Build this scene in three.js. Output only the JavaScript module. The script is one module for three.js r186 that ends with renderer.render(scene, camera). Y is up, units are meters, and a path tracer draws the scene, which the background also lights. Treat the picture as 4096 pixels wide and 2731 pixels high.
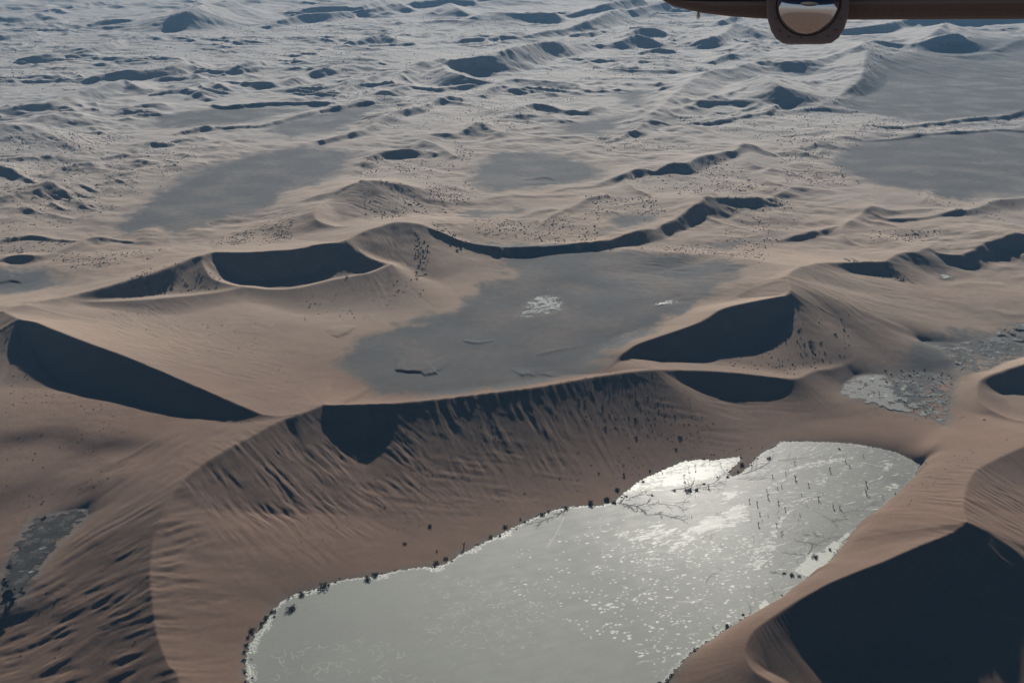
import * as THREE from 'three';
import { mergeGeometries } from 'three/addons/utils/BufferGeometryUtils.js';
import { createNoise2D } from 'simplex-noise';

// ---------- camera, sky, sun, air, exposure ----------
const scene = new THREE.Scene();
const EYE = 600, RAD = Math.PI / 180;
const camera = new THREE.PerspectiveCamera(38, 1024 / 682, 0.3, 120000);
camera.position.set(0, EYE, 0);
camera.rotation.x = -24 * RAD;
scene.add(camera);
const SUN_UP = 22 * RAD, SUN_RIGHT = 4 * RAD;
const sunDir = new THREE.Vector3(Math.sin(SUN_RIGHT) * Math.cos(SUN_UP), Math.sin(SUN_UP), -Math.cos(SUN_RIGHT) * Math.cos(SUN_UP));
const SKY_LIGHT = 0.014;
{
  const w = 512, h = 256, data = new Float32Array(w * h * 4);
  for (let j = 0; j < h; j++) for (let i = 0; i < w; i++) {
    const up = ((j + 0.5) / h - 0.5) * Math.PI, az = ((i + 0.5) / w) * 2 * Math.PI - Math.PI;   // clear blue, paler at the horizon and round the sun
    const y = Math.sin(up), dir = [Math.cos(az) * Math.cos(up), y, Math.sin(az) * Math.cos(up)];
    const toSun = dir[0] * sunDir.x + dir[1] * sunDir.y + dir[2] * sunDir.z;
    const low = Math.exp(-Math.max(y, 0) / 0.16), glow = Math.pow(Math.max(0, toSun), 14) * 0.9;
    const k = (j * w + i) * 4;
    data[k] = SKY_LIGHT * (0.12 + 0.7 * low + glow); data[k + 1] = SKY_LIGHT * (0.36 + 0.68 * low + glow * 0.95); data[k + 2] = SKY_LIGHT * (1.0 + 0.45 * low + glow * 0.85); data[k + 3] = 1;
    if (y < 0) { data[k] = 0.03; data[k + 1] = 0.027; data[k + 2] = 0.026; }
  }
  const sky = new THREE.DataTexture(data, w, h, THREE.RGBAFormat, THREE.FloatType);
  sky.mapping = THREE.EquirectangularReflectionMapping; sky.magFilter = THREE.LinearFilter; sky.minFilter = THREE.LinearFilter; sky.needsUpdate = true;
  scene.background = sky; scene.environment = sky;
}
const sun = new THREE.DirectionalLight(new THREE.Color(1.0, 0.94, 0.85), 5);
sun.position.copy(sunDir).multiplyScalar(9000); sun.target.position.set(0, 0, 0);
sun.castShadow = true; sun.shadow.mapSize.set(4096, 4096);
Object.assign(sun.shadow.camera, { left: -4000, right: 4000, top: 4000, bottom: -4000, near: 10, far: 20000 });
scene.add(sun, sun.target);
scene.fog = new THREE.FogExp2(new THREE.Color(0.28, 0.58, 1.0), 0.000055);
const renderer = new THREE.WebGLRenderer({ antialias: true });
renderer.setSize(1024, 682);
renderer.shadowMap.enabled = true;
renderer.toneMapping = THREE.LinearToneMapping;
renderer.toneMappingExposure = 1.35;

// ---------- helpers ----------
let seed = 20117;
const rnd = () => { seed = (seed + 0x6d2b79f5) | 0; let t = Math.imul(seed ^ (seed >>> 15), 1 | seed); t = (t + Math.imul(t ^ (t >>> 7), 61 | t)) ^ t; return ((t ^ (t >>> 14)) >>> 0) / 4294967296; };
const noise = createNoise2D(rnd), noise2 = createNoise2D(rnd);
const clamp = (v, a, b) => Math.min(b, Math.max(a, v)), mix = (a, b, t) => a + (b - a) * t;
const smooth = (a, b, v) => { const t = clamp((v - a) / (b - a), 0, 1); return t * t * (3 - 2 * t); };
const used = {};
const numbered = (n) => { used[n] = (used[n] ?? -1) + 1; return used[n] ? `${n}_${String(used[n]).padStart(3, '0')}` : n; };
function tag(o, label, category, group) { o.userData = { ...o.userData, label, category }; if (group) o.userData.group = group; return o; }
function inside(poly, x, y) {
  let hit = false;
  for (let i = 0, j = poly.length - 1; i < poly.length; j = i++) {
    const [ax, ay] = poly[i], [bx, by] = poly[j];
    if ((ay > y) !== (by > y) && x < ((bx - ax) * (y - ay)) / (by - ay) + ax) hit = !hit;
  }
  return hit;
}
function edgeDistance(poly, x, y) {                 // metres to the outline, positive inside
  let best = 1e18;
  for (let i = 0, j = poly.length - 1; i < poly.length; j = i++) {
    const [ax, ay] = poly[j], [bx, by] = poly[i], ex = bx - ax, ey = by - ay;
    const t = clamp(((x - ax) * ex + (y - ay) * ey) / (ex * ex + ey * ey || 1), 0, 1);
    best = Math.min(best, (x - ax - ex * t) ** 2 + (y - ay - ey * t) ** 2);
  }
  return Math.sqrt(best) * (inside(poly, x, y) ? 1 : -1);
}
const box = (p) => [Math.min(...p.map((q) => q[0])), Math.min(...p.map((q) => q[1])), Math.max(...p.map((q) => q[0])), Math.max(...p.map((q) => q[1]))];

// ---------- the survey of the place: metres right of and metres ahead of the point below the aircraft ----------
const LEVELS = [], DUNES = [], FLOORS = [], PANS = [], MARKS = [], FOLDS = [], SCRUB = [], SHRUBS = [], DEAD = [], THORNS = [];
const baseLevels = (p) => LEVELS.push(...p);
const dune = (rows, far, near, round = 0) => DUNES.push({ rows, far, near, round });   // crest: right, ahead, height, slope on the left of its run, slope on the right
const floor = (poly) => FLOORS.push({ poly, b: box(poly) });
const pan = (poly, kind) => PANS.push({ poly, kind });
const mark = (poly, kind, ...more) => MARKS.push({ poly, kind, more });
const folds = (x, f, turn, reach, wave, high) => FOLDS.push({ x, f, c: Math.cos(turn), s: Math.sin(turn), reach, wave, high });
const scrub = (poly, count, size, clay) => SCRUB.push({ poly, count, size, clay });
const shrubs = (p) => SHRUBS.push(...p), deadTrees = (p) => DEAD.push(...p), camelthorns = (p) => THORNS.push(...p);
baseLevels([[53,803,0],[-143,679,0],[345,919,0],[171,737,0],[-192,737,0],[423,1012,0],[58,894,0],[213,983,0],[-459,798,4],[-450,851,5],[-458,757,4],[-442,876,7],[-447,944,18],[-553,977,21],[-586,1055,29],[-486,1053,30],[-430,1042,30],[-366,1005,33],[-436,693,-12],[-361,697,-16],[-377,747,-3],[-321,673,-14],[420,700,-18],[290,724,-14],[394,790,-16],[507,831,6],[-48,1320,15],[85,1456,15],[-105,1232,15],[238,1569,17],[57,1655,18],[-297,1298,18],[-440,1364,24],[-472,1300,24],[273,1347,17],[390,1296,12],[474,1170,6],[676,1305,8],[537,1109,6],[666,1174,4],[-782,1520,20],[-633,1545,26],[-386,1571,24],[-283,1620,26],[-496,1571,24],[-290,1475,15],[580,1494,15],[737,1533,15],[583,1748,19],[869,1856,19],[455,1422,14],[638,1368,8],[431,1791,22],[-637,2088,15],[-484,2274,15],[-702,1859,18],[76,2315,15],[-23,1940,20],[-292,1971,20],[1036,2262,18],[699,2148,18],[-866,2933,15],[271,2752,15],[195,1910,20],[-984,2255,20],[-212,2738,18],[748,2729,20],[1573,3573,25],[-1590,4266,20],[-501,4266,20],[624,4541,20],[-2735,6078,20],[2463,5203,20],[61,6078,20]]);
// the long dune beside the white pan
dune([[-267.6,618.9,13,0.45,0.24],[-279.7,642.4,15,0.45,0.24],[-290,652,17,0.45,0.24],[-309.5,684.4,22,0.45,0.24],[-325.2,723.2,28,0.42,0.26],[-335.9,752.1,32,0.42,0.26],[-346.6,794.5,36,0.34,0.28],[-349.5,830,41,0.26,0.36],[-350,861.3,44,0.28,0.48],[-343.4,889.2,46,0.27,0.57],[-333.9,915.8,47,0.26,0.58],[-315.1,947.2,48,0.25,0.58],[-293.6,981.1,47,0.22,0.53],[-268.6,1017.3,47,0.26,0.5],[-253.6,1026.5,48,0.3,0.5],[-226.1,1051,49,0.38,0.5],[-219.2,1049.3,50,0.55,0.78],[-150.7,1053.7,50,0.7,0.78],[-138.7,1055.5,50,0.7,0.48],[-90.7,1067.6,49,0.7,0.46],[-29.3,1084.4,49,0.7,0.46],[33.7,1102.1,49,0.7,0.46],[98.9,1128.5,49,0.7,0.45],[152.8,1148,48,0.6,0.46],[184.7,1158.8,45,0.3,0.48],[199.3,1166.8,41,0.3,0.7],[217.8,1176.4,36,0.3,0.7],[259.9,1184.1,31,0.3,0.7],[304.4,1185.4,27,0.3,0.7],[344.5,1181.5,24,0.3,0.7],[367.4,1178.2,23,0.3,0.5],[384.3,1184.1,22,0.25,0.4],[409.6,1207.7,21,0.25,0.4],[433.4,1217.8,20,0.25,0.4],[464.7,1239.6,18,0.25,0.4],[497.1,1269.8,13,0.25,0.4],[535.1,1297,11,0.25,0.4],[563.7,1322.9,10,0.25,0.4],[587.4,1351.6,9,0.25,0.4]], 1.8, 2.25);
// upper left dune with the long black slip face
dune([[-741.4,1307.7,60,0.3,0.3],[-725.5,1306.6,64,0.3,0.3],[-701.1,1286.2,66,0.35,0.32],[-687.3,1275.5,66,0.4,0.4],[-680.8,1272.7,66,0.4,0.74],[-673.7,1270.9,66,0.4,0.74],[-658.3,1265.5,65,0.4,0.74],[-631.4,1247.7,64,0.4,0.74],[-563,1205.2,61,0.4,0.74],[-499.1,1167.3,58,0.4,0.74],[-437.4,1128.1,54,0.4,0.74],[-379.4,1091.5,49,0.4,0.68],[-323.1,1053.5,46,0.35,0.5],[-297.3,1039.7,43,0.35,0.5],[-272.6,1030.8,44,0.35,0.5],[-252.6,1029.7,47,0.35,0.5]], 2.2, 1.2);
dune([[-725.5,1306.6,64,0.2,0.3],[-718.5,1327,64,0.2,0.3],[-711.8,1341.8,62,0.3,0.3],[-709.1,1360.9,57,0.25,0.32],[-678.9,1396.1,44,0.25,0.32],[-627.5,1411.3,39,0.25,0.32],[-574.2,1425.2,36,0.25,0.32],[-521.1,1443.8,34,0.25,0.32],[-468.2,1468.3,32,0.25,0.32],[-429.6,1491.9,31,0.25,0.32],[-399.3,1488.2,30,0.4,0.3],[-366.3,1487,30,0.4,0.3],[-335.2,1495.9,31,0.4,0.3],[-301.6,1516.9,33,0.4,0.3],[-262.1,1532.8,36,0.4,0.3],[-231.8,1542.9,39,0.4,0.3],[-212.5,1559.5,42,0.4,0.3],[-200.5,1566.2,43,0.4,0.3],[-181,1560.1,35,0.3,0.3],[-158.2,1538.7,26,0.3,0.3]], 1.3, 1.8);
dune([[-709.3,1361.4,57,0.3,0.3],[-689,1387.5,53,0.3,0.35],[-668,1418.8,48,0.3,0.5],[-628.3,1454.8,49,0.3,0.66],[-572.1,1516.8,52,0.3,0.7],[-534.5,1566,55,0.3,0.5],[-517.3,1573.8,57,0.3,0.45],[-502.1,1588.6,58,0.3,0.74],[-465.2,1587.3,58,0.3,0.74],[-412.5,1592.3,59,0.3,0.74],[-360.4,1604.2,60,0.3,0.74],[-338.5,1617.6,61,0.3,0.74],[-305.3,1628.6,61,0.3,0.68],[-289.6,1640.5,61,0.3,0.36],[-275,1662.9,63,0.3,0.3],[-259.1,1679.2,66,0.3,0.3],[-238.5,1695.2,68,0.3,0.3],[-217.5,1711.6,70,0.3,0.3],[-204,1714.6,71,0.3,0.3],[-183.7,1716.4,69,0.3,0.3],[-163.3,1717.7,65,0.3,0.4],[-153.9,1713.7,61,0.4,0.74],[-126.2,1708.8,53,0.4,0.74],[-91.6,1698.3,42,0.4,0.74],[-57.1,1691.7,37,0.3,0.72],[-22.8,1685.5,35,0.25,0.72],[-20.5,1687.9,33,0.25,0.72],[25.2,1696.8,31,0.25,0.72],[71.6,1711.5,28,0.25,0.72],[130.6,1729.8,28,0.25,0.72],[166.2,1737.9,29,0.25,0.72],[216.8,1773.6,31,0.25,0.72],[236.6,1781.4,34,0.25,0.5],[267.7,1800.4,35,0.3,0.5],[286.9,1817.4,36,0.35,0.72],[319.4,1856.5,38,0.35,0.72],[342.1,1891.4,41,0.35,0.68],[364.1,1918.5,43,0.35,0.72],[380.3,1939,45,0.35,0.72],[399.1,1973.6,48,0.3,0.4],[409.6,1973.1,46,0.3,0.4],[434.7,1979.7,42,0.25,0.66],[477,1991.9,38,0.25,0.66],[505.4,1999.7,35,0.25,0.66],[551.6,2022.9,32,0.2,0.4]], 1.8, 1.1);
dune([[-520.9,1574.7,56,0.5,0.3],[-510.6,1547.1,50,0.6,0.3],[-491.9,1514.1,42,0.5,0.32],[-477.2,1504.1,38,0.4,0.3],[-455.3,1497.3,34,0.4,0.3],[-429.6,1491.9,31,0.4,0.3]], 1.2, 1.8);
dune([[-290.1,1643.6,60,0.35,0.66],[-264.5,1615.2,51,0.35,0.72],[-237.5,1589.8,46,0.35,0.72],[-200.8,1569,42,0.35,0.72]], 1.5, 1.05, 4);
dune([[-689.3,1276,66,0.4,0.3],[-678.5,1266.2,58,0.66,0.3],[-663.6,1242.7,49,0.66,0.3],[-637.9,1200,40,0.66,0.3],[-612.2,1169.4,34,0.66,0.3],[-585.5,1143.8,30,0.66,0.3]], 1.1, 2, 3);
// dune at the lower right with the black bowl
dune([[221,617.1,12,0.4,0.4],[214.2,628.5,14,0.4,0.4],[201.8,640.1,15,0.4,0.4],[197.6,652.6,16,0.4,0.4],[198.5,663.5,17,0.4,0.28],[202.6,673.4,19,0.42,0.28],[211.1,684.6,22,0.42,0.28],[224,692.7,26,0.45,0.34],[253.4,709.4,34,0.45,0.5],[269.3,716.2,38,0.45,0.74],[285.5,723.4,42,0.45,0.74],[317.7,734.5,48,0.45,0.74],[337.5,741.4,51,0.45,0.74],[368.3,754.5,56,0.45,0.74],[394.1,764.2,60,0.45,0.74],[411.3,770.4,63,0.45,0.74],[419.9,774,66,0.45,0.74],[425.2,777,69,0.45,0.74]], 1.5, 1.12);
dune([[425.2,777,69,0.4,0.3],[433.1,801.2,66,0.4,0.3],[446.8,831.8,61,0.4,0.3],[459.8,856.1,57,0.4,0.3],[475.4,881.3,53,0.35,0.3],[496.1,907.4,48,0.3,0.3],[532.7,939.6,42,0.3,0.35],[578.5,975,36,0.3,0.35],[619.1,1000.7,32,0.3,0.35]], 1.6, 2);
dune([[426,778.5,68,0.3,0.8],[443.1,769.2,62,0.3,0.8],[457.2,754.4,57,0.3,0.8],[466.5,740.1,52,0.3,0.8],[474.7,719.6,44,0.3,0.8],[479.5,702.4,36,0.3,0.8]], 2, 1.05);
// crescent dune at the right edge
dune([[649.2,1063.8,9,0.3,0.3],[634.8,1082.2,9,0.3,0.3],[621.7,1087.6,10,0.3,0.3],[610.6,1100.4,11,0.3,0.3],[603.4,1116.5,12,0.3,0.3],[603.1,1139.3,13,0.3,0.3],[611.2,1164.2,15,0.3,0.36],[622,1183.3,17,0.3,0.55],[635.8,1194.1,20,0.3,0.74],[663.1,1206.5,24,0.3,0.74],[692.9,1213.9,28,0.3,0.74],[738.2,1225,32,0.3,0.74]], 1.8, 1.3);
// dune right of the grey floor
dune([[115.3,1188.4,18,0.35,0.5],[121.9,1196,20,0.35,0.5],[132.3,1209.3,25,0.38,0.55],[142.1,1223.3,28,0.38,0.55],[153.5,1235.3,33,0.4,0.72],[167.2,1249.9,36,0.4,0.72],[183.9,1258.2,40,0.4,0.72],[214.6,1275.7,43,0.4,0.72],[243.7,1291.4,46,0.4,0.72],[269.3,1305.2,50,0.4,0.72],[291.2,1326.6,53,0.4,0.72],[303.9,1336.4,56,0.4,0.72],[322.5,1346.3,58,0.4,0.72],[336.5,1351.3,59,0.4,0.72],[366.7,1361.5,61,0.4,0.72],[396.3,1368.3,64,0.4,0.72],[406.3,1370.9,65,0.45,0.66],[415.9,1383.6,67,0.5,0.45],[420.1,1412.3,69,0.5,0.3],[422.1,1435.9,70,0.5,0.3]], 1.4, 1.6);
dune([[422.5,1437,70,0.45,0.3],[443.4,1471.3,68,0.4,0.36],[467.6,1500.2,64,0.3,0.4],[502.9,1535.3,57,0.25,0.42],[532.5,1555.4,51,0.25,0.55],[569.7,1570.8,46,0.25,0.72],[618,1586,42,0.25,0.66],[635.7,1593.4,41,0.3,0.42],[652.3,1610.2,42,0.3,0.45],[663.5,1623.6,42,0.3,0.5],[684.3,1638,41,0.3,0.5],[710.2,1647.8,40,0.3,0.42],[719.2,1656.8,40,0.3,0.42],[736.7,1669.7,38,0.2,0.5],[745.2,1661.1,35,0.2,0.66],[756.7,1649.8,33,0.2,0.66],[781.2,1649.3,32,0.2,0.66],[805.6,1660.1,33,0.2,0.66],[830.4,1682.1,35,0.2,0.66],[851.2,1704.8,37,0.2,0.66],[868.2,1712.7,38,0.2,0.66],[888.5,1717.7,40,0.2,0.55],[916.5,1730.6,45,0.2,0.55],[932.7,1729.2,44,0.2,0.55],[964.1,1741.5,42,0.2,0.55]], 1.8, 1.6);
dune([[416.4,1385.1,66,0.35,0.36],[439.7,1384.3,53,0.35,0.36],[470,1383.1,38,0.35,0.36],[502,1357.3,26,0.35,0.36],[517.9,1376.8,16,0.35,0.36],[533.5,1371.2,12,0.35,0.36]], 1.6, 1.5);
dune([[207.8,1711.3,22,0.2,0.15],[270.9,1669.4,29,0.25,0.16],[360.3,1632.4,37,0.3,0.17],[422.1,1553.4,52,0.3,0.2],[458.1,1495,64,0.3,0.2]], 2, 2.2, 8);
// middle distance, centre
dune([[-474.3,1924.7,24,0.3,0.2],[-434.7,1987.9,31,0.3,0.2],[-398.2,2009,40,0.3,0.22],[-364.7,2018.2,47,0.3,0.22],[-334.5,2034.1,55,0.3,0.24],[-313.6,2040.3,61,0.3,0.24],[-286.3,2036.9,63,0.3,0.3],[-270.6,2039.3,61,0.3,0.5],[-228.8,2046.7,53,0.3,0.5],[-211.1,2055.7,47,0.3,0.24],[-178.1,2080.4,37,0.3,0.24],[-125.6,2118.9,26,0.3,0.24]], 1.8, 2.3);
dune([[-355.6,2044.3,44,0.25,0.3],[-370.3,2001.8,42,0.4,0.3],[-378.8,1958.8,42,0.4,0.3],[-383.1,1910.6,44,0.4,0.3],[-383.4,1864.1,46,0.4,0.3],[-380.6,1841.8,45,0.4,0.3],[-371.8,1819.2,43,0.35,0.3],[-355.6,1808.5,40,0.35,0.3],[-324,1791.6,39,0.35,0.3],[-286.6,1782.1,40,0.2,0.3],[-247.9,1762.9,48,0.2,0.3],[-221.4,1742.4,60,0.2,0.3],[-204.8,1721,69,0.2,0.3]], 1.3, 2.2);
dune([[-406.7,2127.6,19.9,0.3,0.3],[-388.6,2190.5,20.4,0.3,0.3],[-372.6,2278.3,21.6,0.3,0.3],[-354.3,2363.9,23.3,0.3,0.3],[-335.5,2413.5,30.3,0.3,0.72],[-315.9,2434.1,30.8,0.3,0.72],[-270.3,2451.6,31.6,0.3,0.72],[-239.4,2461.7,30.2,0.3,0.72],[-221.8,2478.8,25.6,0.3,0.4],[-190.8,2449.5,25,0.3,0.3]], 2, 1.3);
dune([[-255.5,2494.3,22.6,0.3,0.4],[-235.3,2563.8,26.6,0.3,0.3],[-223.1,2621,29.1,0.3,0.3],[-213.7,2633.4,32.8,0.3,0.72],[-187.2,2643.1,33.5,0.3,0.72],[-147.8,2669.6,30.5,0.3,0.5],[-131.4,2689.1,31.6,0.3,0.3],[-114.7,2705.7,36.7,0.3,0.3],[-91.6,2746.1,38.9,0.3,0.3],[-66.1,2705.6,33.3,0.3,0.3],[-34.4,2668.6,27.3,0.3,0.3]], 2, 1.6);
dune([[-236.1,2572.5,24.6,0.3,0.25],[-200.5,2541.1,26.7,0.3,0.25],[-170.6,2481.9,25.5,0.3,0.25],[-142.1,2428.2,22,0.3,0.25]], 2, 2);
dune([[24.5,2062.7,20.8,0.2,0.3],[86.1,2105.5,20.2,0.2,0.3],[129.6,2138.9,19.7,0.2,0.3],[187.5,2159,21.5,0.3,0.3],[219.5,2201,23.6,0.3,0.34],[256.8,2228.3,28.9,0.3,0.66],[274.6,2257.4,28.4,0.3,0.72],[293.8,2271.1,29.4,0.3,0.72],[313.2,2281.7,25.3,0.3,0.5],[335.9,2271.6,22.7,0.3,0.72],[362.5,2295.8,32.4,0.3,0.72],[381.3,2303.5,36.6,0.3,0.72],[407.8,2300.1,36.8,0.3,0.72],[436.5,2345.6,35.5,0.3,0.72],[466.9,2379.4,36.1,0.3,0.72],[492.4,2399.6,34.5,0.3,0.72],[528.2,2437.6,31,0.3,0.72],[556.1,2450.8,32.7,0.3,0.66],[576.1,2486.4,34.2,0.3,0.4],[587.9,2498.4,38.9,0.3,0.3],[609.7,2493.5,35.8,0.3,0.3],[626.8,2467.4,30.5,0.3,0.3],[652.5,2436.1,24.9,0.3,0.3]], 2, 1.4);
dune([[256.3,2220.8,21.4,0.3,0.3],[259.4,2168.9,23.3,0.3,0.3],[270.5,2115.7,23.2,0.3,0.3],[290.8,2076.7,22.6,0.3,0.3]], 2, 2);
dune([[-77.8,2022.9,21,0.1,0.2],[-38,2050.2,21.6,0.1,0.2],[0,2069.7,21.7,0.1,0.2],[43.7,2065.2,21.3,0.1,0.2],[84.9,2073.8,21.1,0.1,0.2],[140.1,2080,20.2,0.1,0.2]], 2, 2);
dune([[36.5,1813.8,20.7,0.3,0.3],[67.8,1880.3,23,0.3,0.3],[89.9,1928.6,24.2,0.3,0.3],[120.4,1971.2,25,0.3,0.3],[152.3,2017.8,25.2,0.3,0.3],[164,2032.7,26.5,0.3,0.5],[205.2,2071.3,24,0.3,0.5]], 2, 1.8);
dune([[-71.1,1827.9,21.3,0.2,0.25],[-27.5,1865.9,22.2,0.2,0.25],[10.1,1893.9,22.8,0.2,0.25],[41.2,1933.5,22.7,0.2,0.25],[70.3,1957.1,22.4,0.2,0.25],[101.6,1959.9,21.6,0.2,0.25]], 2, 2);
dune([[-12.3,1837,21,0.2,0.3],[27.4,1866.8,21.9,0.2,0.3],[57.3,1864.1,21.5,0.2,0.3]], 2, 2);
dune([[200.3,1984.4,21.2,0.2,0.2],[270.2,2019.1,22.1,0.2,0.2],[326.4,2038.1,22.2,0.2,0.2],[362.4,2026.4,22.2,0.2,0.2]], 2, 2);
dune([[354.5,1945.3,24,0.2,0.3],[393.7,1890.9,25,0.2,0.3],[425.1,1858.8,24.4,0.2,0.3],[455.9,1828.6,23.6,0.2,0.3]], 2, 2);
dune([[583.9,2474,25.7,0.2,0.3],[590.5,2445.3,26,0.2,0.3],[584.8,2390.1,24.8,0.2,0.3],[583.5,2342.5,23.9,0.2,0.3],[594.8,2311.6,22.3,0.2,0.3]], 2, 1.6);
dune([[587.3,2432.2,27.7,0.2,0.4],[576.6,2383.1,26.8,0.2,0.4],[572.6,2336.3,25.7,0.2,0.4],[581.9,2310.1,24.6,0.2,0.4],[600.9,2300.2,22.5,0.2,0.4]], 2, 1.5);
dune([[610.7,2292.6,25.9,0.2,0.3],[582.6,2255.5,26.2,0.2,0.4],[573.6,2222.9,25.7,0.2,0.4],[574.3,2176,24.7,0.2,0.4],[588.9,2142.3,23.6,0.2,0.4],[610.2,2136.5,21.4,0.2,0.4]], 2, 1.5);
dune([[548.2,2075.3,20.6,0.2,0.3],[575.9,2077.8,22.7,0.2,0.3],[605.9,2110.4,25.1,0.2,0.3],[632.1,2125.7,25.2,0.2,0.3],[647.2,2118.4,22.9,0.2,0.3]], 2, 1.8);
dune([[701.7,2495.9,22.5,0.2,0.3],[750,2508.4,24.5,0.2,0.3],[775.3,2531,27.5,0.2,0.3],[806.2,2561.6,32.8,0.2,0.4],[822.8,2526.4,28.5,0.2,0.4],[838.9,2502.5,24.2,0.2,0.4]], 2, 1.5);
dune([[845,2610.4,23.1,0.2,0.3],[879.1,2635.8,26.6,0.2,0.3],[902.1,2622.2,25.5,0.2,0.3],[923.7,2604.3,22.7,0.2,0.3]], 2, 1.8);
dune([[630,2464.7,21.6,0.3,0.72],[670.5,2461.6,24,0.2,0.3],[718.4,2487,24.5,0.2,0.3],[750.3,2439.2,22.9,0.2,0.3],[794.1,2504,23.9,0.2,0.3]], 2, 1.6);
// middle distance, right
dune([[494.2,1756,22.6,0.2,0.72],[516.6,1770.6,24,0.2,0.72],[544.7,1787.8,25.9,0.2,0.72],[589.3,1818.3,26.2,0.2,0.72],[614.8,1838.1,23.8,0.25,0.5],[643.7,1852.3,24,0.3,0.3],[660.6,1867.5,25,0.3,0.3],[686.5,1902.5,26,0.3,0.3],[708.3,1931.5,27.9,0.3,0.34],[731.8,1957.2,30.5,0.3,0.34],[744.7,1955.6,27.5,0.2,0.3],[765.3,1946.5,24.2,0.2,0.3],[795.7,1951.9,23.7,0.2,0.3],[839.5,1964.8,23.4,0.2,0.3],[887.5,1973.6,21.6,0.2,0.3]], 2, 1.5);
dune([[647.9,1857.5,22.9,0.3,0.3],[629.8,1818.1,22.5,0.25,0.3],[625.4,1783.6,22.2,0.25,0.3],[629.3,1750.3,22,0.25,0.3],[644.9,1725.9,21.5,0.25,0.3],[664.2,1713.7,20.8,0.25,0.3],[685.7,1708.8,20,0.25,0.3],[713.7,1709.6,19.7,0.25,0.3],[739.5,1723.2,20,0.25,0.3]], 1.4, 1.8);
dune([[698.2,1921.3,21.7,0.2,0.66],[717.5,1942.2,23.9,0.2,0.66],[730.5,1927,23.9,0.2,0.66],[746.4,1905.8,22.4,0.2,0.66],[775.2,1895.1,24.3,0.2,0.72],[815.6,1901.5,22.9,0.2,0.72],[846.2,1914.7,22.4,0.2,0.72],[877,1929.3,24.6,0.2,0.72],[911.6,1946.5,28.8,0.3,0.5],[917.8,1942.3,27.4,0.3,0.5],[954.9,1962.9,28,0.3,0.5],[998.2,2001.3,26.4,0.2,0.3],[1029.5,2013,28.5,0.2,0.3],[1072.7,2020,30.6,0.2,0.3],[1117,2029.8,30.6,0.2,0.3]], 2, 1.6);
dune([[771.4,1727.6,19.7,0.2,0.3],[805.7,1744.2,21.5,0.2,0.3],[836.3,1767.6,22.5,0.2,0.3],[858.2,1774.5,22.2,0.2,0.3],[871.3,1765.5,20.7,0.2,0.3]], 2, 1.6);
dune([[674.1,1893.3,22.3,0.3,0.4],[695,1904.5,24.6,0.3,0.4],[705.4,1889.6,23.4,0.3,0.4],[731.3,1876.4,22.3,0.3,0.4],[748.9,1855,21.1,0.3,0.4]], 2, 1.6);
dune([[860.8,2019.7,19.7,0.2,0.3],[891.4,2065.1,20.7,0.2,0.3],[920.2,2111.1,20.6,0.2,0.3],[892.6,2033.5,21.3,0.2,0.3],[900.3,1979,20.6,0.2,0.3]], 2, 1.6);
dune([[866.7,1669.7,17.8,0.25,0.3],[897.1,1697.4,20.2,0.25,0.3],[940.2,1735.4,22,0.25,0.3]], 2, 1.6);
dune([[566.1,1519.2,15.3,0.1,0.15],[630.3,1518,15.7,0.1,0.15],[684.3,1523.2,16,0.1,0.15],[757.7,1549,16.3,0.1,0.15],[819.2,1544.3,15.8,0.1,0.15]], 2, 2.4, 6);
dune([[699.9,1436.2,11.1,0.1,0.15],[727.5,1440.4,13.2,0.1,0.15],[753.4,1440.2,14.2,0.1,0.15],[771.6,1422.5,13.9,0.1,0.3],[794.3,1422.4,14,0.1,0.3]], 2, 2.2, 3);
// left, middle distance
dune([[-957.9,1753.3,23,0.3,0.4],[-951,1758.9,23.6,0.3,0.4],[-928.3,1772.2,25.5,0.3,0.68],[-906.4,1782,25.3,0.3,0.68],[-881,1778,24.1,0.3,0.68],[-851.5,1764,22.7,0.3,0.68],[-820.4,1757.6,22.3,0.3,0.68],[-797.5,1760,23.2,0.3,0.4],[-779.9,1771.4,27,0.3,0.36],[-765.1,1769.8,26.7,0.3,0.66],[-743.4,1773.8,22.4,0.3,0.66],[-706.7,1763.6,20.3,0.3,0.66]], 2, 1.5);
dune([[-907.4,1647.1,22.7,0.25,0.5],[-890.1,1659.4,25.6,0.25,0.68],[-873.2,1658.5,29.4,0.25,0.68],[-852.2,1657.3,30.8,0.25,0.68],[-837.2,1663.2,28.3,0.25,0.68],[-819.9,1689.4,23.1,0.3,0.3],[-803.5,1722.3,23.4,0.3,0.3],[-787,1776.2,24.2,0.3,0.3]], 2, 1.5);
dune([[-1229.2,2319.6,30.9,0.3,0.72],[-1195.6,2281.1,32.3,0.3,0.72],[-1156.9,2250.4,30.5,0.3,0.72],[-1109.4,2209.3,28.6,0.3,0.72],[-1079,2182.7,25.2,0.3,0.72],[-1057.9,2171.8,23.3,0.3,0.72],[-1037.2,2173,22,0.3,0.72]], 2, 1.4);
dune([[-1086.7,2028.3,25.3,0.3,0.36],[-1055.1,2053.2,27.5,0.3,0.36],[-1030.2,2074.5,29.7,0.3,0.36],[-1014.1,2080.8,32.7,0.3,0.36],[-1009.6,2112.5,37.6,0.3,0.34],[-990.1,2100.1,33.4,0.3,0.3],[-956.4,2072.3,29.2,0.3,0.3],[-905.3,2016,24.1,0.3,0.3],[-853.7,1966.9,20.2,0.3,0.3]], 2, 2);
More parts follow.
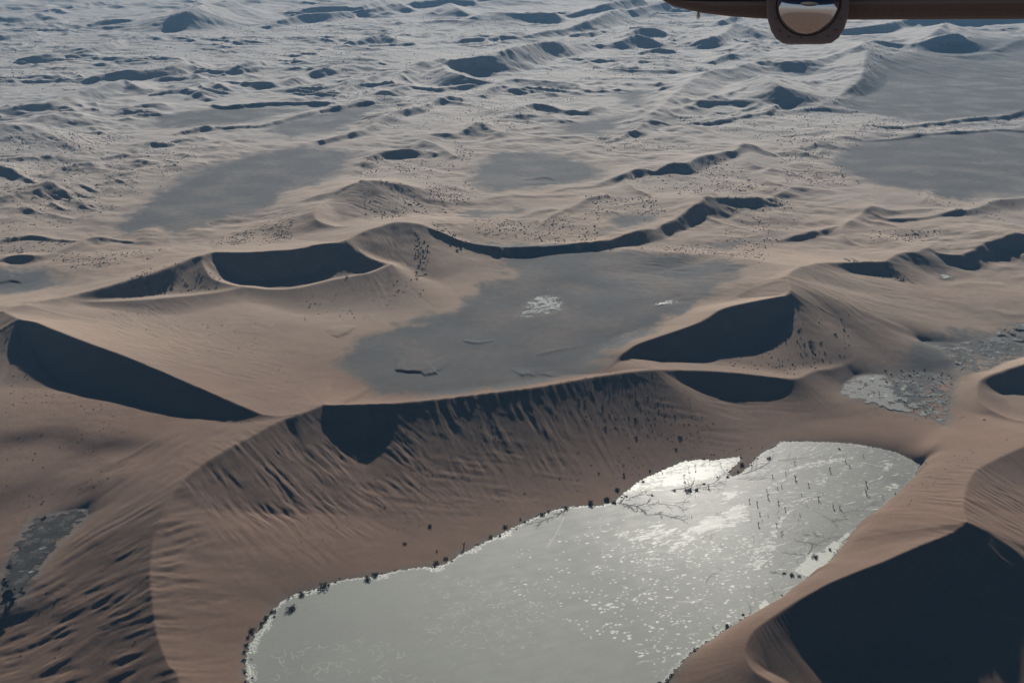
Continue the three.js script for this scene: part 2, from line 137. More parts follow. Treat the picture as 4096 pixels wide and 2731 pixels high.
dune([[-1009.2,1974.4,22.5,0.3,0.5],[-985.3,1961,24.7,0.3,0.5],[-960.6,1943.3,22.7,0.3,0.5],[-933,1938.7,21.9,0.3,0.3],[-896.7,1912.9,20.8,0.3,0.3],[-876.2,1903.7,19.2,0.3,0.3]], 2, 1.6);
dune([[-962.6,2009.3,23.8,0.3,0.5],[-935.7,1987.3,23.3,0.3,0.5],[-911.3,1969.5,20.6,0.3,0.5],[-901.6,2011,21,0.3,0.3],[-856.6,1974.1,19.2,0.3,0.3]], 2, 1.6);
dune([[-1061.9,2254,22,0.3,0.3],[-1057,2290.9,25.3,0.3,0.3],[-1042.4,2299.9,29.4,0.3,0.66],[-1030.7,2313.8,28.5,0.3,0.66],[-1016.2,2321.4,27.9,0.3,0.66],[-1005.3,2323.6,29.9,0.3,0.36],[-977.7,2293.6,28.4,0.3,0.36],[-945.8,2274,25.7,0.3,0.36],[-925.1,2284.1,23.2,0.3,0.36]], 2, 1.6);
dune([[-1000.9,2154,21.2,0.3,0.3],[-980,2144.8,24.4,0.3,0.5],[-951.9,2139.4,25.2,0.3,0.5],[-919,2114.8,24.6,0.3,0.5],[-899.4,2098.7,21.9,0.3,0.5]], 2, 1.5);
dune([[-978.3,2124,25.7,0.3,0.5],[-944.5,2086.7,26.4,0.3,0.5],[-913.3,2064.7,24.3,0.3,0.5],[-889.8,2061.1,20.6,0.3,0.5]], 2, 1.5);
dune([[-923.8,2150.5,22.2,0.3,0.3],[-908.6,2174.4,25.5,0.3,0.3],[-889.2,2187.6,28.1,0.3,0.55],[-871.6,2176.6,23.7,0.3,0.55],[-878.1,2215.8,25.7,0.3,0.3],[-842.5,2181,21.3,0.3,0.3]], 2, 1.6);
dune([[-1019.2,2365.6,22.2,0.3,0.4],[-998.9,2401.2,24,0.3,0.4],[-966.4,2420.5,26.6,0.3,0.66],[-947.3,2431.9,23.3,0.3,0.66]], 2, 1.5);
dune([[-944.1,2452.5,22.5,0.3,0.3],[-946.3,2507.1,26,0.3,0.3],[-935,2539.1,28.3,0.3,0.66],[-909.2,2543.6,28.1,0.3,0.66],[-875.8,2557.3,22.3,0.3,0.66]], 2, 1.5);
dune([[-900.1,2325.8,21.6,0.2,0.3],[-886.1,2353.2,25.2,0.2,0.3],[-862.1,2357.8,24.6,0.2,0.3],[-842.1,2382.7,23.2,0.2,0.3],[-819.5,2375.7,21,0.2,0.3]], 2, 1.8);
dune([[-889.3,2599,19.1,0.2,0.3],[-868.9,2606.8,21.5,0.2,0.3],[-847.8,2610.9,20.6,0.2,0.3],[-842.9,2652.5,21.4,0.2,0.3],[-812.7,2635.4,19.5,0.2,0.3]], 2, 1.8);
dune([[-918.9,2694.3,19.5,0.25,0.4],[-888.6,2730.6,23.4,0.3,0.72],[-867.2,2759.1,26.3,0.3,0.72],[-847.2,2772.2,27.1,0.3,0.72],[-836.2,2783.2,20.7,0.25,0.3],[-792.2,2775,21.5,0.2,0.66],[-737.9,2795.4,20.2,0.2,0.66]], 2, 1.4);
dune([[-1263.2,2386.9,22.2,0.2,0.2],[-1227.3,2399.4,23.2,0.2,0.2],[-1186.4,2395.6,24.1,0.2,0.2],[-1152.8,2408.5,24.9,0.2,0.2],[-1095.1,2394.7,24.3,0.2,0.2],[-1036.7,2377.2,22,0.2,0.2]], 2, 2.2, 6);
dune([[-1387.1,2812.1,27.2,0.25,0.22],[-1354.5,2810.4,36.6,0.25,0.22],[-1317.4,2831.1,41.4,0.25,0.22],[-1284.1,2860.2,41.7,0.25,0.22],[-1242.9,2869.3,36.9,0.25,0.22],[-1208.5,2894.8,27.3,0.25,0.22]], 2, 2.4, 14);
dune([[-1417.6,2705.5,38.9,0.25,0.25],[-1379.2,2711.5,42,0.25,0.25],[-1332.9,2698.7,41.7,0.25,0.25],[-1295.9,2698,37.5,0.25,0.25],[-1211.9,2613.4,32.8,0.25,0.25],[-1123,2529.4,26.4,0.25,0.25],[-1053.2,2453.2,22.3,0.25,0.25]], 2, 2.2, 14);
dune([[-1403.4,2818.2,20,0.3,0.4],[-1393.8,2858.8,23.2,0.3,0.4],[-1358,2831.7,20.2,0.3,0.4]], 2, 1.5);
dune([[-1226.6,2739.8,20,0.2,0.3],[-1183.4,2720.3,21.2,0.2,0.3],[-1137.6,2707.3,21.1,0.2,0.3],[-1088.7,2691.7,18.6,0.2,0.3]], 2, 2, 5);
dune([[-1242.9,2884.8,19.5,0.2,0.66],[-1197.7,2905.3,23.7,0.2,0.66],[-1169.5,2937.9,22.5,0.2,0.66],[-1143.5,2961.2,21.7,0.2,0.66],[-1131.9,2990.4,19.5,0.2,0.3],[-1103.2,2980.3,18.3,0.2,0.3]], 2, 1.5);
dune([[-1195.7,3044.4,21.8,0.2,0.4],[-1162.6,3044.4,26.6,0.2,0.4],[-1131.9,3060.1,30.1,0.2,0.4],[-1098.4,3076.8,30.2,0.2,0.4],[-1066.7,3087.6,25,0.2,0.4]], 2, 1.8);
dune([[-1221.5,2966.3,19.4,0.2,0.66],[-1198.7,3000.7,23.8,0.2,0.66],[-1182.2,3014.9,19.5,0.2,0.66]], 2, 1.4);
// far dunes
dune([[-1517.4,2910.9,38.8,0.3,0.72],[-1501.6,2933.6,40.9,0.3,0.72],[-1458.1,2983.8,44.6,0.3,0.72],[-1401.1,3026,43.4,0.3,0.72],[-1382.2,3122.6,43.9,0.3,0.72],[-1358.9,3241.8,46.2,0.3,0.72],[-1328.5,3355,48.7,0.3,0.72],[-1314.8,3424.5,43.2,0.3,0.4],[-1260.4,3366.9,37,0.3,0.4],[-1220,3331.9,28.4,0.3,0.4]], 2, 1.4);
dune([[-1419.3,3074.3,32.2,0.3,0.3],[-1392.5,3087.7,34.3,0.3,0.3],[-1342.3,3075.6,32,0.3,0.3],[-1288,3098.8,27.7,0.3,0.3]], 2, 2);
dune([[-1485.3,3531.9,28.8,0.3,0.72],[-1434.6,3567.4,39.5,0.3,0.72],[-1369.6,3607.8,44.5,0.3,0.72],[-1306.3,3654.6,42.5,0.3,0.72],[-1255.3,3696.4,43,0.3,0.72],[-1232.8,3766.7,48.5,0.3,0.72],[-1231.6,3871.5,45.3,0.3,0.4],[-1177.3,3815.2,33.3,0.3,0.4]], 2, 1.4);
dune([[-1164.4,3731.1,29.8,0.3,0.72],[-1067.1,3716.5,33.1,0.3,0.72],[-1007.5,3743.9,43.9,0.3,0.72],[-974.3,3813.7,50.8,0.3,0.72],[-967.6,3878,46,0.3,0.4],[-916,3818.7,32.7,0.3,0.4]], 2, 1.4);
dune([[-1176.7,3272.9,21.9,0.3,0.72],[-1119.3,3309.2,29.9,0.3,0.72],[-1087.3,3350.5,33.5,0.3,0.5],[-1047.1,3312.8,29.3,0.3,0.5],[-968.2,3202.6,22.6,0.3,0.5]], 2, 1.4);
dune([[-1046.7,3377.8,25.4,0.3,0.3],[-1017.8,3440.8,37.1,0.3,0.4],[-987,3399.1,31.7,0.3,0.3]], 2, 2);
dune([[-1023.8,3461.4,34.7,0.3,0.4],[-988.5,3499.3,30.1,0.3,0.72],[-885.7,3457.3,31.9,0.3,0.72],[-829.8,3435.6,33,0.3,0.72],[-791.3,3490.5,27.5,0.3,0.4],[-754.7,3541.5,33.4,0.3,0.4],[-736.3,3637,33.8,0.3,0.72],[-695.9,3683.1,41.3,0.3,0.72],[-651.9,3743.7,41.2,0.3,0.72],[-610.2,3836.2,36.7,0.3,0.72]], 2, 1.5);
dune([[-933.6,3111.7,21.7,0.25,0.72],[-885.8,3071.4,22.8,0.25,0.72],[-822.7,3094.9,26.1,0.25,0.72],[-737.4,3124.6,25.2,0.25,0.72],[-646.4,3132.7,22.8,0.25,0.72],[-597.1,3119.2,28.5,0.25,0.72],[-550.5,3115.6,24.6,0.25,0.72]], 2, 1.4);
dune([[-789.9,2787.4,18.3,0.2,0.72],[-710.1,2804.3,19.8,0.2,0.72],[-676.3,2843.7,23.5,0.2,0.72],[-645.1,2899.4,23.9,0.2,0.72],[-595.2,2981.1,24,0.2,0.72],[-560.5,3037.3,22.1,0.2,0.72],[-499.6,3088.7,21.4,0.2,0.72]], 2, 1.4);
dune([[-1929.9,3986.5,35,0.3,0.72],[-1873.6,3969,45.3,0.3,0.72],[-1815,4009.3,48.8,0.3,0.72],[-1797.2,4062.9,44.8,0.3,0.72],[-1775.8,4064.1,35.5,0.3,0.72],[-1733.4,4078.6,40.4,0.3,0.72],[-1700.9,4086.6,40.4,0.3,0.72],[-1647.8,4068.8,33.1,0.3,0.72]], 2, 1.4);
dune([[-1773.7,4204.8,29,0.3,0.72],[-1739.7,4296.9,40.6,0.3,0.72],[-1718.6,4460.6,39.3,0.3,0.72],[-1732.3,4604.2,31.5,0.3,0.72],[-1699.6,4629.9,42.5,0.3,0.72],[-1669.9,4699.6,40.7,0.3,0.5],[-1594.7,4632.1,32.6,0.3,0.5]], 2, 1.4);
dune([[-2102.3,5144.7,34,0.3,0.66],[-2066.1,5211.8,48.1,0.3,0.66],[-2013.9,5255.3,52.9,0.3,0.66],[-1921.6,5227.4,50.1,0.3,0.66],[-1865.4,5325.5,43.4,0.3,0.66],[-1799.4,5306.4,34.5,0.3,0.66]], 2, 1.4);
dune([[-1794.4,5225.9,44.5,0.3,0.72],[-1675.5,5102.6,80.7,0.3,0.72],[-1606.4,5124.2,99.5,0.3,0.72],[-1594.6,5239,109.7,0.3,0.5],[-1617,5555.1,98.9,0.3,0.3],[-1576.4,5610.7,100,0.3,0.3],[-1495.3,5693.7,82.6,0.3,0.3],[-1434.7,5768.1,56.2,0.3,0.3]], 2, 1.5);
dune([[-2663.9,5303.8,49.3,0.3,0.72],[-2622.1,5312.8,51.3,0.3,0.72],[-2552.1,5375.4,47.8,0.3,0.72],[-2523.2,5408.7,35.4,0.3,0.72],[-2517.2,5507.4,48.5,0.3,0.3],[-2434.5,5473.1,33.2,0.3,0.3]], 2, 1.4);
dune([[-1207.3,5113.9,33.9,0.3,0.72],[-1131.5,5293.1,56.2,0.3,0.72],[-1072,5381.6,61.9,0.3,0.72],[-969.2,5455.8,59.7,0.3,0.72],[-883,5605.9,51.7,0.3,0.72],[-864.8,5613,51.7,0.3,0.72],[-772.6,5647.9,58.3,0.3,0.72],[-652.8,5891.8,67,0.3,0.45],[-577.7,5802.2,49.1,0.3,0.45]], 2, 1.4);
dune([[-1207,5694.1,38.4,0.3,0.72],[-1103.8,5760.2,53.1,0.3,0.72],[-986.1,5799.5,61.2,0.3,0.72],[-956.1,5787.5,59.9,0.3,0.72],[-835.3,5752.6,63.2,0.3,0.72],[-753.9,6108.2,72.2,0.3,0.72]], 2, 1.4);
dune([[-2317.2,4661,38.8,0.3,0.72],[-2258.1,4753.6,37.6,0.3,0.72],[-2230.6,4892.9,31.3,0.3,0.72]], 2, 1.4);
dune([[-2033.4,5749,33,0.3,0.72],[-1926.1,5750.3,38.3,0.3,0.72],[-1818,5886.6,41.1,0.3,0.72]], 2, 1.4);
dune([[-2530.3,5981,36.2,0.3,0.72],[-2517,6123.6,43.5,0.3,0.72],[-2441.8,6250.5,46.4,0.3,0.72],[-2366.4,6333.9,37.3,0.3,0.72]], 2, 1.4);
dune([[-2621,5870.3,29,0.3,0.72],[-2591.9,5903.1,33.9,0.3,0.72],[-2477.8,5767.2,28.8,0.3,0.72]], 2, 1.4);
dune([[-1740.5,6424.4,31,0.3,0.72],[-1637,6417.3,40.3,0.3,0.72],[-1526.3,6369.7,32.4,0.3,0.72]], 2, 1.4);
dune([[-557.6,5956.2,70.8,0.3,0.72],[-435.9,6041.9,77.9,0.3,0.72],[-308.8,6079.7,72.2,0.3,0.72],[-221.9,6067.2,65.1,0.3,0.72]], 2, 1.4);
dune([[-432.7,5633.1,45.9,0.3,0.3],[-377.1,5782,62.8,0.3,0.3],[-349.5,5880.2,68,0.3,0.3],[-295,5628.4,65.6,0.3,0.4],[-243.1,5534.5,48.1,0.3,0.4]], 2, 1.8);
dune([[-286.3,5443.5,38.5,0.3,0.66],[-200.1,5437.5,44.4,0.3,0.66],[-136.6,5388.9,41.9,0.3,0.66]], 2, 1.4);
dune([[-195.2,5304.3,58,0.3,0.3],[-122,5441.7,66.3,0.3,0.22],[-43.7,5395,67.9,0.3,0.3],[72.3,5408.1,62.2,0.3,0.72],[148.5,5362.1,68.2,0.3,0.72],[216.7,5340.8,70.3,0.3,0.72],[268.3,5452.5,51,0.3,0.72],[392.9,5568,63.7,0.3,0.72],[523.6,5705,83.9,0.3,0.72],[622.1,5873.4,86.1,0.3,0.72],[741.6,6035.5,88.3,0.3,0.72]], 2, 1.6);
dune([[-217.1,4593.9,32.8,0.3,0.72],[-71.5,4638.6,38.3,0.3,0.72],[49.5,4667,36.8,0.3,0.72],[167.9,4785.8,47,0.3,0.72],[278.9,4924.7,48,0.3,0.72],[399.3,5120.2,64.9,0.3,0.72],[490.6,5325.6,72.6,0.3,0.72],[573.8,5548.6,70.9,0.3,0.4],[641.2,5572.7,44.3,0.3,0.4]], 2, 1.4);
dune([[636.4,5539.4,66.5,0.3,0.72],[780.7,5798.6,69.1,0.3,0.72],[930.4,5958.5,70.6,0.3,0.72],[1063.4,6000.9,70.9,0.3,0.72]], 2, 1.4);
dune([[-715.9,4464.4,31.3,0.3,0.66],[-641,4538.1,44.1,0.3,0.66],[-593.7,4638.1,50.6,0.3,0.4],[-526,4565.4,40.8,0.3,0.4]], 2, 1.5);
dune([[-617,4448.6,27.8,0.25,0.72],[-540.2,4453.3,27.8,0.25,0.72],[-427,4488,29.6,0.25,0.72]], 2, 1.4);
dune([[-382,3637.2,38.9,0.3,0.5],[-349.2,3754.1,47.7,0.3,0.3],[-300.5,3839.7,52.5,0.3,0.3],[-257.7,3872.2,53.4,0.3,0.5],[-214,3794.8,58.9,0.3,0.72],[-141.1,3773.3,68.9,0.3,0.72],[-75.5,3795.5,73.9,0.3,0.72],[-31.9,3870.5,79.8,0.3,0.72],[25.1,3997.3,79.6,0.3,0.72],[97.9,4138.3,75.8,0.3,0.72],[185.4,4220.1,69.5,0.3,0.72],[239.6,4312.5,50.7,0.3,0.4],[312.6,4373,43,0.3,0.4]], 2, 1.35);
dune([[-271.9,3826.5,42.5,0.4,0.3],[-250.3,3708.3,49.1,0.5,0.4],[-223.3,3570.8,49.2,0.5,0.5],[-156.9,3483.9,45.1,0.5,0.5],[-105,3453.9,38.5,0.5,0.5],[-44.1,3454.6,29.4,0.5,0.5]], 2, 1.6);
dune([[-591.7,3347.9,21.8,0.3,0.72],[-540,3472.7,29.4,0.3,0.72],[-481.6,3620.1,31.2,0.3,0.72],[-425.4,3740.1,29.5,0.3,0.72],[-390.6,3776.1,27.2,0.3,0.72]], 2, 1.4);
dune([[-421.4,3462,26.1,0.3,0.3],[-392.2,3630.8,34.7,0.3,0.3],[-376.8,3692.7,35.7,0.3,0.3]], 2, 2);
dune([[-449.9,3245.2,22,0.3,0.72],[-394.2,3309.9,29.8,0.3,0.72],[-348.4,3393.4,31.6,0.3,0.72],[-308.6,3393.3,25.3,0.3,0.66],[-252,3372.8,28.7,0.3,0.66],[-214.1,3405.3,29.6,0.3,0.66],[-154.6,3420.2,27.1,0.3,0.66],[-125.6,3458.8,30.7,0.3,0.66],[-79.4,3440.4,24.8,0.3,0.66]], 2, 1.4);
dune([[-94.5,3247.6,24,0.3,0.4],[-76.8,3323.4,32.3,0.3,0.72],[-48,3368.8,34.3,0.3,0.72],[-23.3,3386.3,32.8,0.3,0.72],[6.6,3339.5,27.1,0.3,0.72],[50.4,3301.6,23.1,0.3,0.72]], 2, 1.4);
dune([[-77.1,3332.6,28.3,0.3,0.3],[-33.9,3455.9,37.1,0.3,0.3],[12,3484.9,37.4,0.3,0.3],[73.2,3470.6,37.2,0.3,0.3],[149.1,3454.2,34.9,0.3,0.3],[224.3,3435.3,28.1,0.3,0.3]], 2, 1.8);
dune([[-497.7,2587.4,25.8,0.3,0.72],[-458.4,2635,27.9,0.3,0.72],[-424.8,2678.1,29.9,0.3,0.72],[-403.7,2727.5,24.3,0.3,0.4],[-381.7,2782.4,28.5,0.3,0.4],[-365.7,2860.1,31.7,0.3,0.4],[-343.7,2934.4,34.3,0.3,0.72],[-308.5,2977,33.6,0.3,0.72],[-277.3,3026.6,32.2,0.3,0.72],[-238.9,3118.7,30.9,0.3,0.72],[-214.3,3169.3,33.2,0.3,0.72],[-191.7,3185.1,32.7,0.3,0.5],[-158.9,3186.9,25.4,0.3,0.5]], 2, 1.4);
dune([[-522.1,3091.1,20,0.25,0.3],[-469,3141.3,24.5,0.25,0.3],[-416.4,3208.4,26.3,0.25,0.3],[-388.7,3213.8,22.9,0.25,0.3]], 2, 1.8);
dune([[-575.3,3003.5,23.2,0.25,0.72],[-524.8,3052.3,25.1,0.25,0.72],[-477.7,3103.8,24.5,0.25,0.72],[-429.7,3124,22.1,0.25,0.72]], 2, 1.4);
dune([[-28.7,2882.1,23,0.3,0.3],[-2.9,2940.3,31,0.3,0.3],[21.5,2993.4,33.1,0.3,0.3],[33,3027.9,34.1,0.3,0.66],[65.2,3064.4,33.2,0.3,0.66],[96.8,3056.5,31,0.3,0.66],[136.2,3018.6,27,0.3,0.66],[188.7,2993.4,24.3,0.3,0.66],[223.9,2987.2,24.1,0.3,0.66],[260.1,3052,26.5,0.3,0.3],[282.8,3051.4,23,0.3,0.3]], 2, 1.6);
dune([[-696.7,3790,31.6,0.3,0.3],[-666,3807.5,37.1,0.3,0.3],[-624,3824.1,37.4,0.3,0.3],[-574.3,3788.1,34.6,0.3,0.3],[-518,3778,28,0.3,0.3]], 2, 1.8);
dune([[-302.1,5924.2,33.5,0.3,0.3],[-221.3,6042.3,46.8,0.3,0.3],[-138.7,6213.8,52.2,0.3,0.3],[-6,6304.9,48.4,0.3,0.3],[217.6,6269.1,34.5,0.3,0.3]], 2, 1.8);
// star dune, upper right
dune([[219.9,2588,18.6,0.3,0.72],[274.9,2633.5,21.5,0.3,0.72],[349,2761.4,24.5,0.3,0.72],[336.2,2705.6,24.9,0.3,0.72],[415.2,2883.5,26.4,0.3,0.72],[508.1,3007.6,27,0.3,0.5],[564.9,3074.3,32.4,0.3,0.5],[628.1,3137.6,39,0.3,0.5],[651.8,3150.7,39.3,0.3,0.5],[708.4,3220.1,40.3,0.3,0.5],[766.1,3289.4,47.3,0.3,0.5],[828.6,3394.6,49.2,0.3,0.4],[901.8,3532.3,44.2,0.3,0.3]], 2, 1.5);
dune([[292,2684.9,18.3,0.35,0.3],[382.5,2865.6,24.2,0.35,0.3],[379.3,2831,27.2,0.35,0.3],[436.4,2970.6,34.1,0.35,0.3],[519.1,3189,43,0.35,0.3],[624.8,3435.3,51,0.35,0.3],[717.6,3565.1,59.4,0.35,0.3],[781.3,3585.9,60.3,0.35,0.3],[867.6,3681.2,65.7,0.35,0.3],[925.6,3718.7,64.4,0.35,0.3],[960,3681.3,61.5,0.35,0.3],[1020.7,3682.1,68.5,0.3,0.4],[1090.6,3713.9,69.9,0.3,0.4],[1156.4,3769.9,68,0.3,0.3],[1267.7,3891.1,76,0.3,0.3],[1322.1,3907.3,92.6,0.3,0.3],[1403.8,4055.8,87.5,0.6,0.2],[1336.3,3847.2,81.9,0.6,0.2],[1241.2,3588.2,70.5,0.6,0.2],[1165.1,3382.6,56.7,0.6,0.2],[1064,3213.1,41.5,0.6,0.2],[981.5,3111.9,33.2,0.6,0.2],[914,3093.9,28.7,0.6,0.2]], 1.2, 2.2);
dune([[835.5,3361.8,73.8,0.3,0.5],[824.8,3180.4,78.7,0.3,0.66],[836.7,3118.7,73.4,0.3,0.66],[902.7,3221.2,50.8,0.3,0.3],[927.4,3185.6,35.7,0.3,0.3]], 2, 1.6);
dune([[920.1,3511.8,47.4,0.25,0.3],[955.9,3422.5,44.6,0.25,0.3],[1005.8,3394.9,43.5,0.25,0.3],[1078.3,3449.4,45.9,0.25,0.3]], 2, 1.6);
dune([[891.6,3393.9,43.7,0.25,0.3],[927.4,3311.4,40.9,0.25,0.3],[978.8,3294.9,38.2,0.25,0.3],[1043.2,3325.7,38.4,0.25,0.3]], 2, 1.6);
dune([[480.6,2797.1,19.8,0.2,0.72],[560.3,2817.3,25.2,0.2,0.72],[674.1,2901.5,27.7,0.2,0.72],[714.6,2926.8,25.2,0.2,0.72],[761.5,2957.4,26.6,0.2,0.72],[821.5,3057,25.3,0.2,0.72],[930.1,3112,23.8,0.2,0.72]], 2, 1.4);
dune([[1507.8,4355.5,48.3,0.3,0.66],[1571.3,4437.7,48.4,0.3,0.66],[1618.5,4403.8,45.7,0.3,0.66],[1712.5,4398.6,37.2,0.3,0.66]], 2, 1.4);
dune([[1700.6,4368,41.1,0.3,0.4],[1784.4,4425.9,60.5,0.3,0.4],[1891.9,4577.3,78.2,0.3,0.4],[2010.5,4780.7,81.3,0.3,0.3],[1997.1,4631,75.7,0.3,0.3],[1974.6,4407.8,55.7,0.3,0.3],[2018.7,4368,38.3,0.3,0.3]], 2, 1.8);
dune([[1707.9,4367.1,38.4,0.3,0.72],[1799,4340.3,76.4,0.3,0.72],[1880.3,4350.8,85.5,0.3,0.72],[1909.4,4327.5,69,0.3,0.72],[1928.8,4312.8,46.8,0.3,0.72]], 2, 1.3);
dune([[1553.8,4860.3,46,0.3,0.72],[1729.7,4869.3,64.1,0.3,0.72],[1987.2,5135,67,0.3,0.72],[2242.5,5248.9,74.1,0.3,0.72],[2691.6,5468.9,70.7,0.3,0.72],[2843.3,5508.9,71.2,0.3,0.72]], 2, 1.4);
dune([[980.8,2779.4,22.5,0.2,0.72],[1070.4,2764.8,23.7,0.2,0.72],[1239.7,2833.9,24.2,0.2,0.72],[1351.9,2871.9,28.7,0.2,0.72],[1436.6,2896.7,28.6,0.2,0.72],[1515.2,2958.2,31.5,0.2,0.72]], 2, 1.4);
dune([[921.6,2595.7,21.5,0.2,0.72],[1019.9,2621.8,22.5,0.2,0.72],[1133.6,2683.6,23.6,0.2,0.72],[1234.6,2705.7,24,0.2,0.72],[1342,2738.1,22.7,0.2,0.72],[1403.4,2717.1,22.5,0.2,0.72]], 2, 1.4);
dune([[1004.8,5078,37.1,0.3,0.4],[1040.1,5138.9,53,0.3,0.72],[1137.8,5289.2,59.3,0.3,0.72],[1175.1,5178.1,50.4,0.3,0.4],[1168,4916.7,39.5,0.3,0.4]], 2, 1.4);
dune([[487,4574.7,46,0.3,0.72],[585.8,4781.4,58.7,0.3,0.72],[662.2,4766,60.5,0.3,0.72],[707.1,4743.9,44.2,0.3,0.72]], 2, 1.4);
dune([[467.3,4382,51.9,0.3,0.72],[537.6,4496.9,62.5,0.3,0.72],[591.2,4450,57.5,0.3,0.72],[630.2,4405.5,41.9,0.3,0.72]], 2, 1.4);
dune([[780.8,4434.5,38.3,0.3,0.72],[837.4,4432.3,58.3,0.3,0.72],[909.4,4504.3,61.6,0.3,0.72],[983.1,4723.5,54.1,0.3,0.72],[1065.7,4939.4,60.3,0.3,0.5],[1118.7,4812.1,59,0.3,0.5],[1124.5,4724.3,39.1,0.3,0.5]], 2, 1.4);
dune([[777.7,3940.5,31.2,0.3,0.5],[832.6,4025.2,41.7,0.3,0.72],[876.5,4046.6,47.2,0.3,0.72],[921.5,4063.8,36.4,0.3,0.72]], 2, 1.4);
dune([[535.1,4215.2,32.3,0.3,0.72],[608.8,4247.2,41.6,0.3,0.72],[667.8,4215,32.3,0.3,0.72]], 2, 1.4);
dune([[904.9,4248.9,34.6,0.3,0.3],[981.8,4350,45.5,0.3,0.3],[993.1,4175.9,44.3,0.3,0.3],[1029.3,4149,34.6,0.3,0.3]], 2, 1.6);
dune([[1555.1,4706.2,33.8,0.2,0.2],[1641.6,4711.5,36.9,0.2,0.2],[1748.3,4773,37.1,0.2,0.2],[1807.9,4739.1,29.8,0.2,0.2]], 2, 2, 8);
dune([[1707.9,4089.4,32.8,0.2,0.3],[1788.5,4039.9,36.4,0.2,0.3],[1872.8,4080.2,37.4,0.2,0.3],[1975.2,4156.1,33.6,0.2,0.3]], 2, 1.8);
dune([[2022.8,4262,32.9,0.2,0.4],[2188.5,4455.5,42.7,0.2,0.4],[2245.8,4511.7,42.8,0.2,0.4]], 2, 1.8);
dune([[571,4997.1,36.4,0.3,0.5],[625.3,4972.9,44,0.3,0.5],[703,4909.6,36.1,0.3,0.5]], 2, 1.4);
dune([[271,4769.5,29.1,0.3,0.5],[363.8,4819.4,38.5,0.3,0.5],[417.9,4886.4,38.8,0.3,0.5],[472.9,4868,30.8,0.3,0.5]], 2, 1.4);
// low eroded banks and a sand bar on the grey floor
dune([[-159.2,1221.2,16.2,0.03,1.16],[-155.7,1215.3,17,0.03,1.16],[-149.2,1215.4,17.3,0.03,1.16],[-142.3,1211.9,17.1,0.03,1.16],[-133.9,1212.5,17.5,0.03,1.16],[-124.5,1212,17.1,0.03,1.16],[-119.3,1217.1,16.9,0.03,1.16],[-114.3,1214,16.3,0.03,1.16],[-108.1,1218.8,16.5,0.03,1.16],[-100.4,1215.3,16.1,0.03,1.16],[-94.4,1225.2,15.6,0.03,1.16]], 1, 1.05);
dune([[-118.1,1202.1,16.7,0.03,1.26],[-109,1205.9,16.9,0.03,1.26],[-101.8,1209.4,16.9,0.03,1.26]], 1, 1.05);
dune([[6.7,1212.9,15.2,0.03,1.06],[10.4,1208.5,15.7,0.03,1.06],[14.1,1202.4,15.7,0.03,1.06],[21.6,1207.2,15.5,0.03,1.06],[29,1201.5,14.9,0.03,1.06],[34.7,1207.2,14.6,0.03,1.06],[47.7,1204.3,14.8,0.03,1.06],[55,1198.4,14.7,0.03,1.06],[66.2,1201.4,14.1,0.03,1.06]], 1, 1.05);
dune([[191.9,1509.5,18.5,0.02,1.16],[206.9,1505.2,19.3,0.02,1.16],[225.9,1507.3,18.5,0.02,1.16],[231.7,1488.9,19.4,0.02,1.16],[238.6,1479.2,19.2,0.02,1.16],[250,1487.3,18.9,0.02,1.16],[268.7,1489.1,18.9,0.02,1.16]], 1, 1.05);
dune([[270.8,1501.8,17.7,0.03,0.86],[294,1504.5,17.8,0.03,0.86],[314.4,1491.2,17.4,0.03,0.86],[317.4,1473.7,16.6,0.03,0.86]], 1, 1.05);
dune([[118.6,1517.2,16.2,0.05,0.66],[140.6,1531.2,17.6,0.05,0.66],[158.4,1543.1,18.7,0.05,0.66]], 1, 1.1);
dune([[36.1,1267.6,15.8,0.3,0.3],[52,1275.7,16.4,0.3,0.3],[72,1286,16.4,0.3,0.3],[92.1,1292.5,16.3,0.3,0.3],[108.4,1299,16,0.3,0.3],[122.6,1303.1,15.5,0.3,0.3]], 2, 1.6, 2);
dune([[-69,1314.9,16.1,0.2,0.4],[-50.7,1306.8,16.4,0.2,0.4],[-27,1317.2,15.7,0.2,0.4]], 2, 1.3);
dune([[-254.6,1323.1,19.1,0.05,0.86],[-244.5,1336.4,19.9,0.05,0.86],[-235.7,1359.1,19,0.05,0.86]], 1, 1.1);
dune([[-847.2,1538.1,21.9,0.03,1.06],[-834.8,1548.2,22.7,0.03,1.06],[-819.7,1542.9,22.4,0.03,1.06],[-810.3,1535.9,21.6,0.03,1.06]], 1, 1.05);
dune([[-862.7,1570.7,21.1,0.03,0.86],[-845.2,1579.4,21.4,0.03,0.86],[-826.7,1586.3,21.1,0.03,0.86]], 1, 1.05);
dune([[20.4,2221.1,15.9,0.1,0.3],[55.6,2231.9,17,0.1,0.3],[79.3,2241.3,17.5,0.1,0.3],[96,2216.9,16.4,0.1,0.3]], 2, 1.4);
dune([[17.2,2180.1,16.5,0.1,0.3],[60.3,2184.3,16.8,0.1,0.3],[106.6,2191.4,16.7,0.1,0.3]], 2, 1.4);
dune([[-480.1,752.5,4.8,0.05,0.76],[-488.6,773.6,5.2,0.05,0.76],[-491.9,792.8,5.5,0.05,0.76],[-492.3,821.2,6.3,0.05,0.76],[-496.5,846.8,6.7,0.05,0.76],[-493.6,861.2,6.7,0.05,0.76]], 1, 1.05);
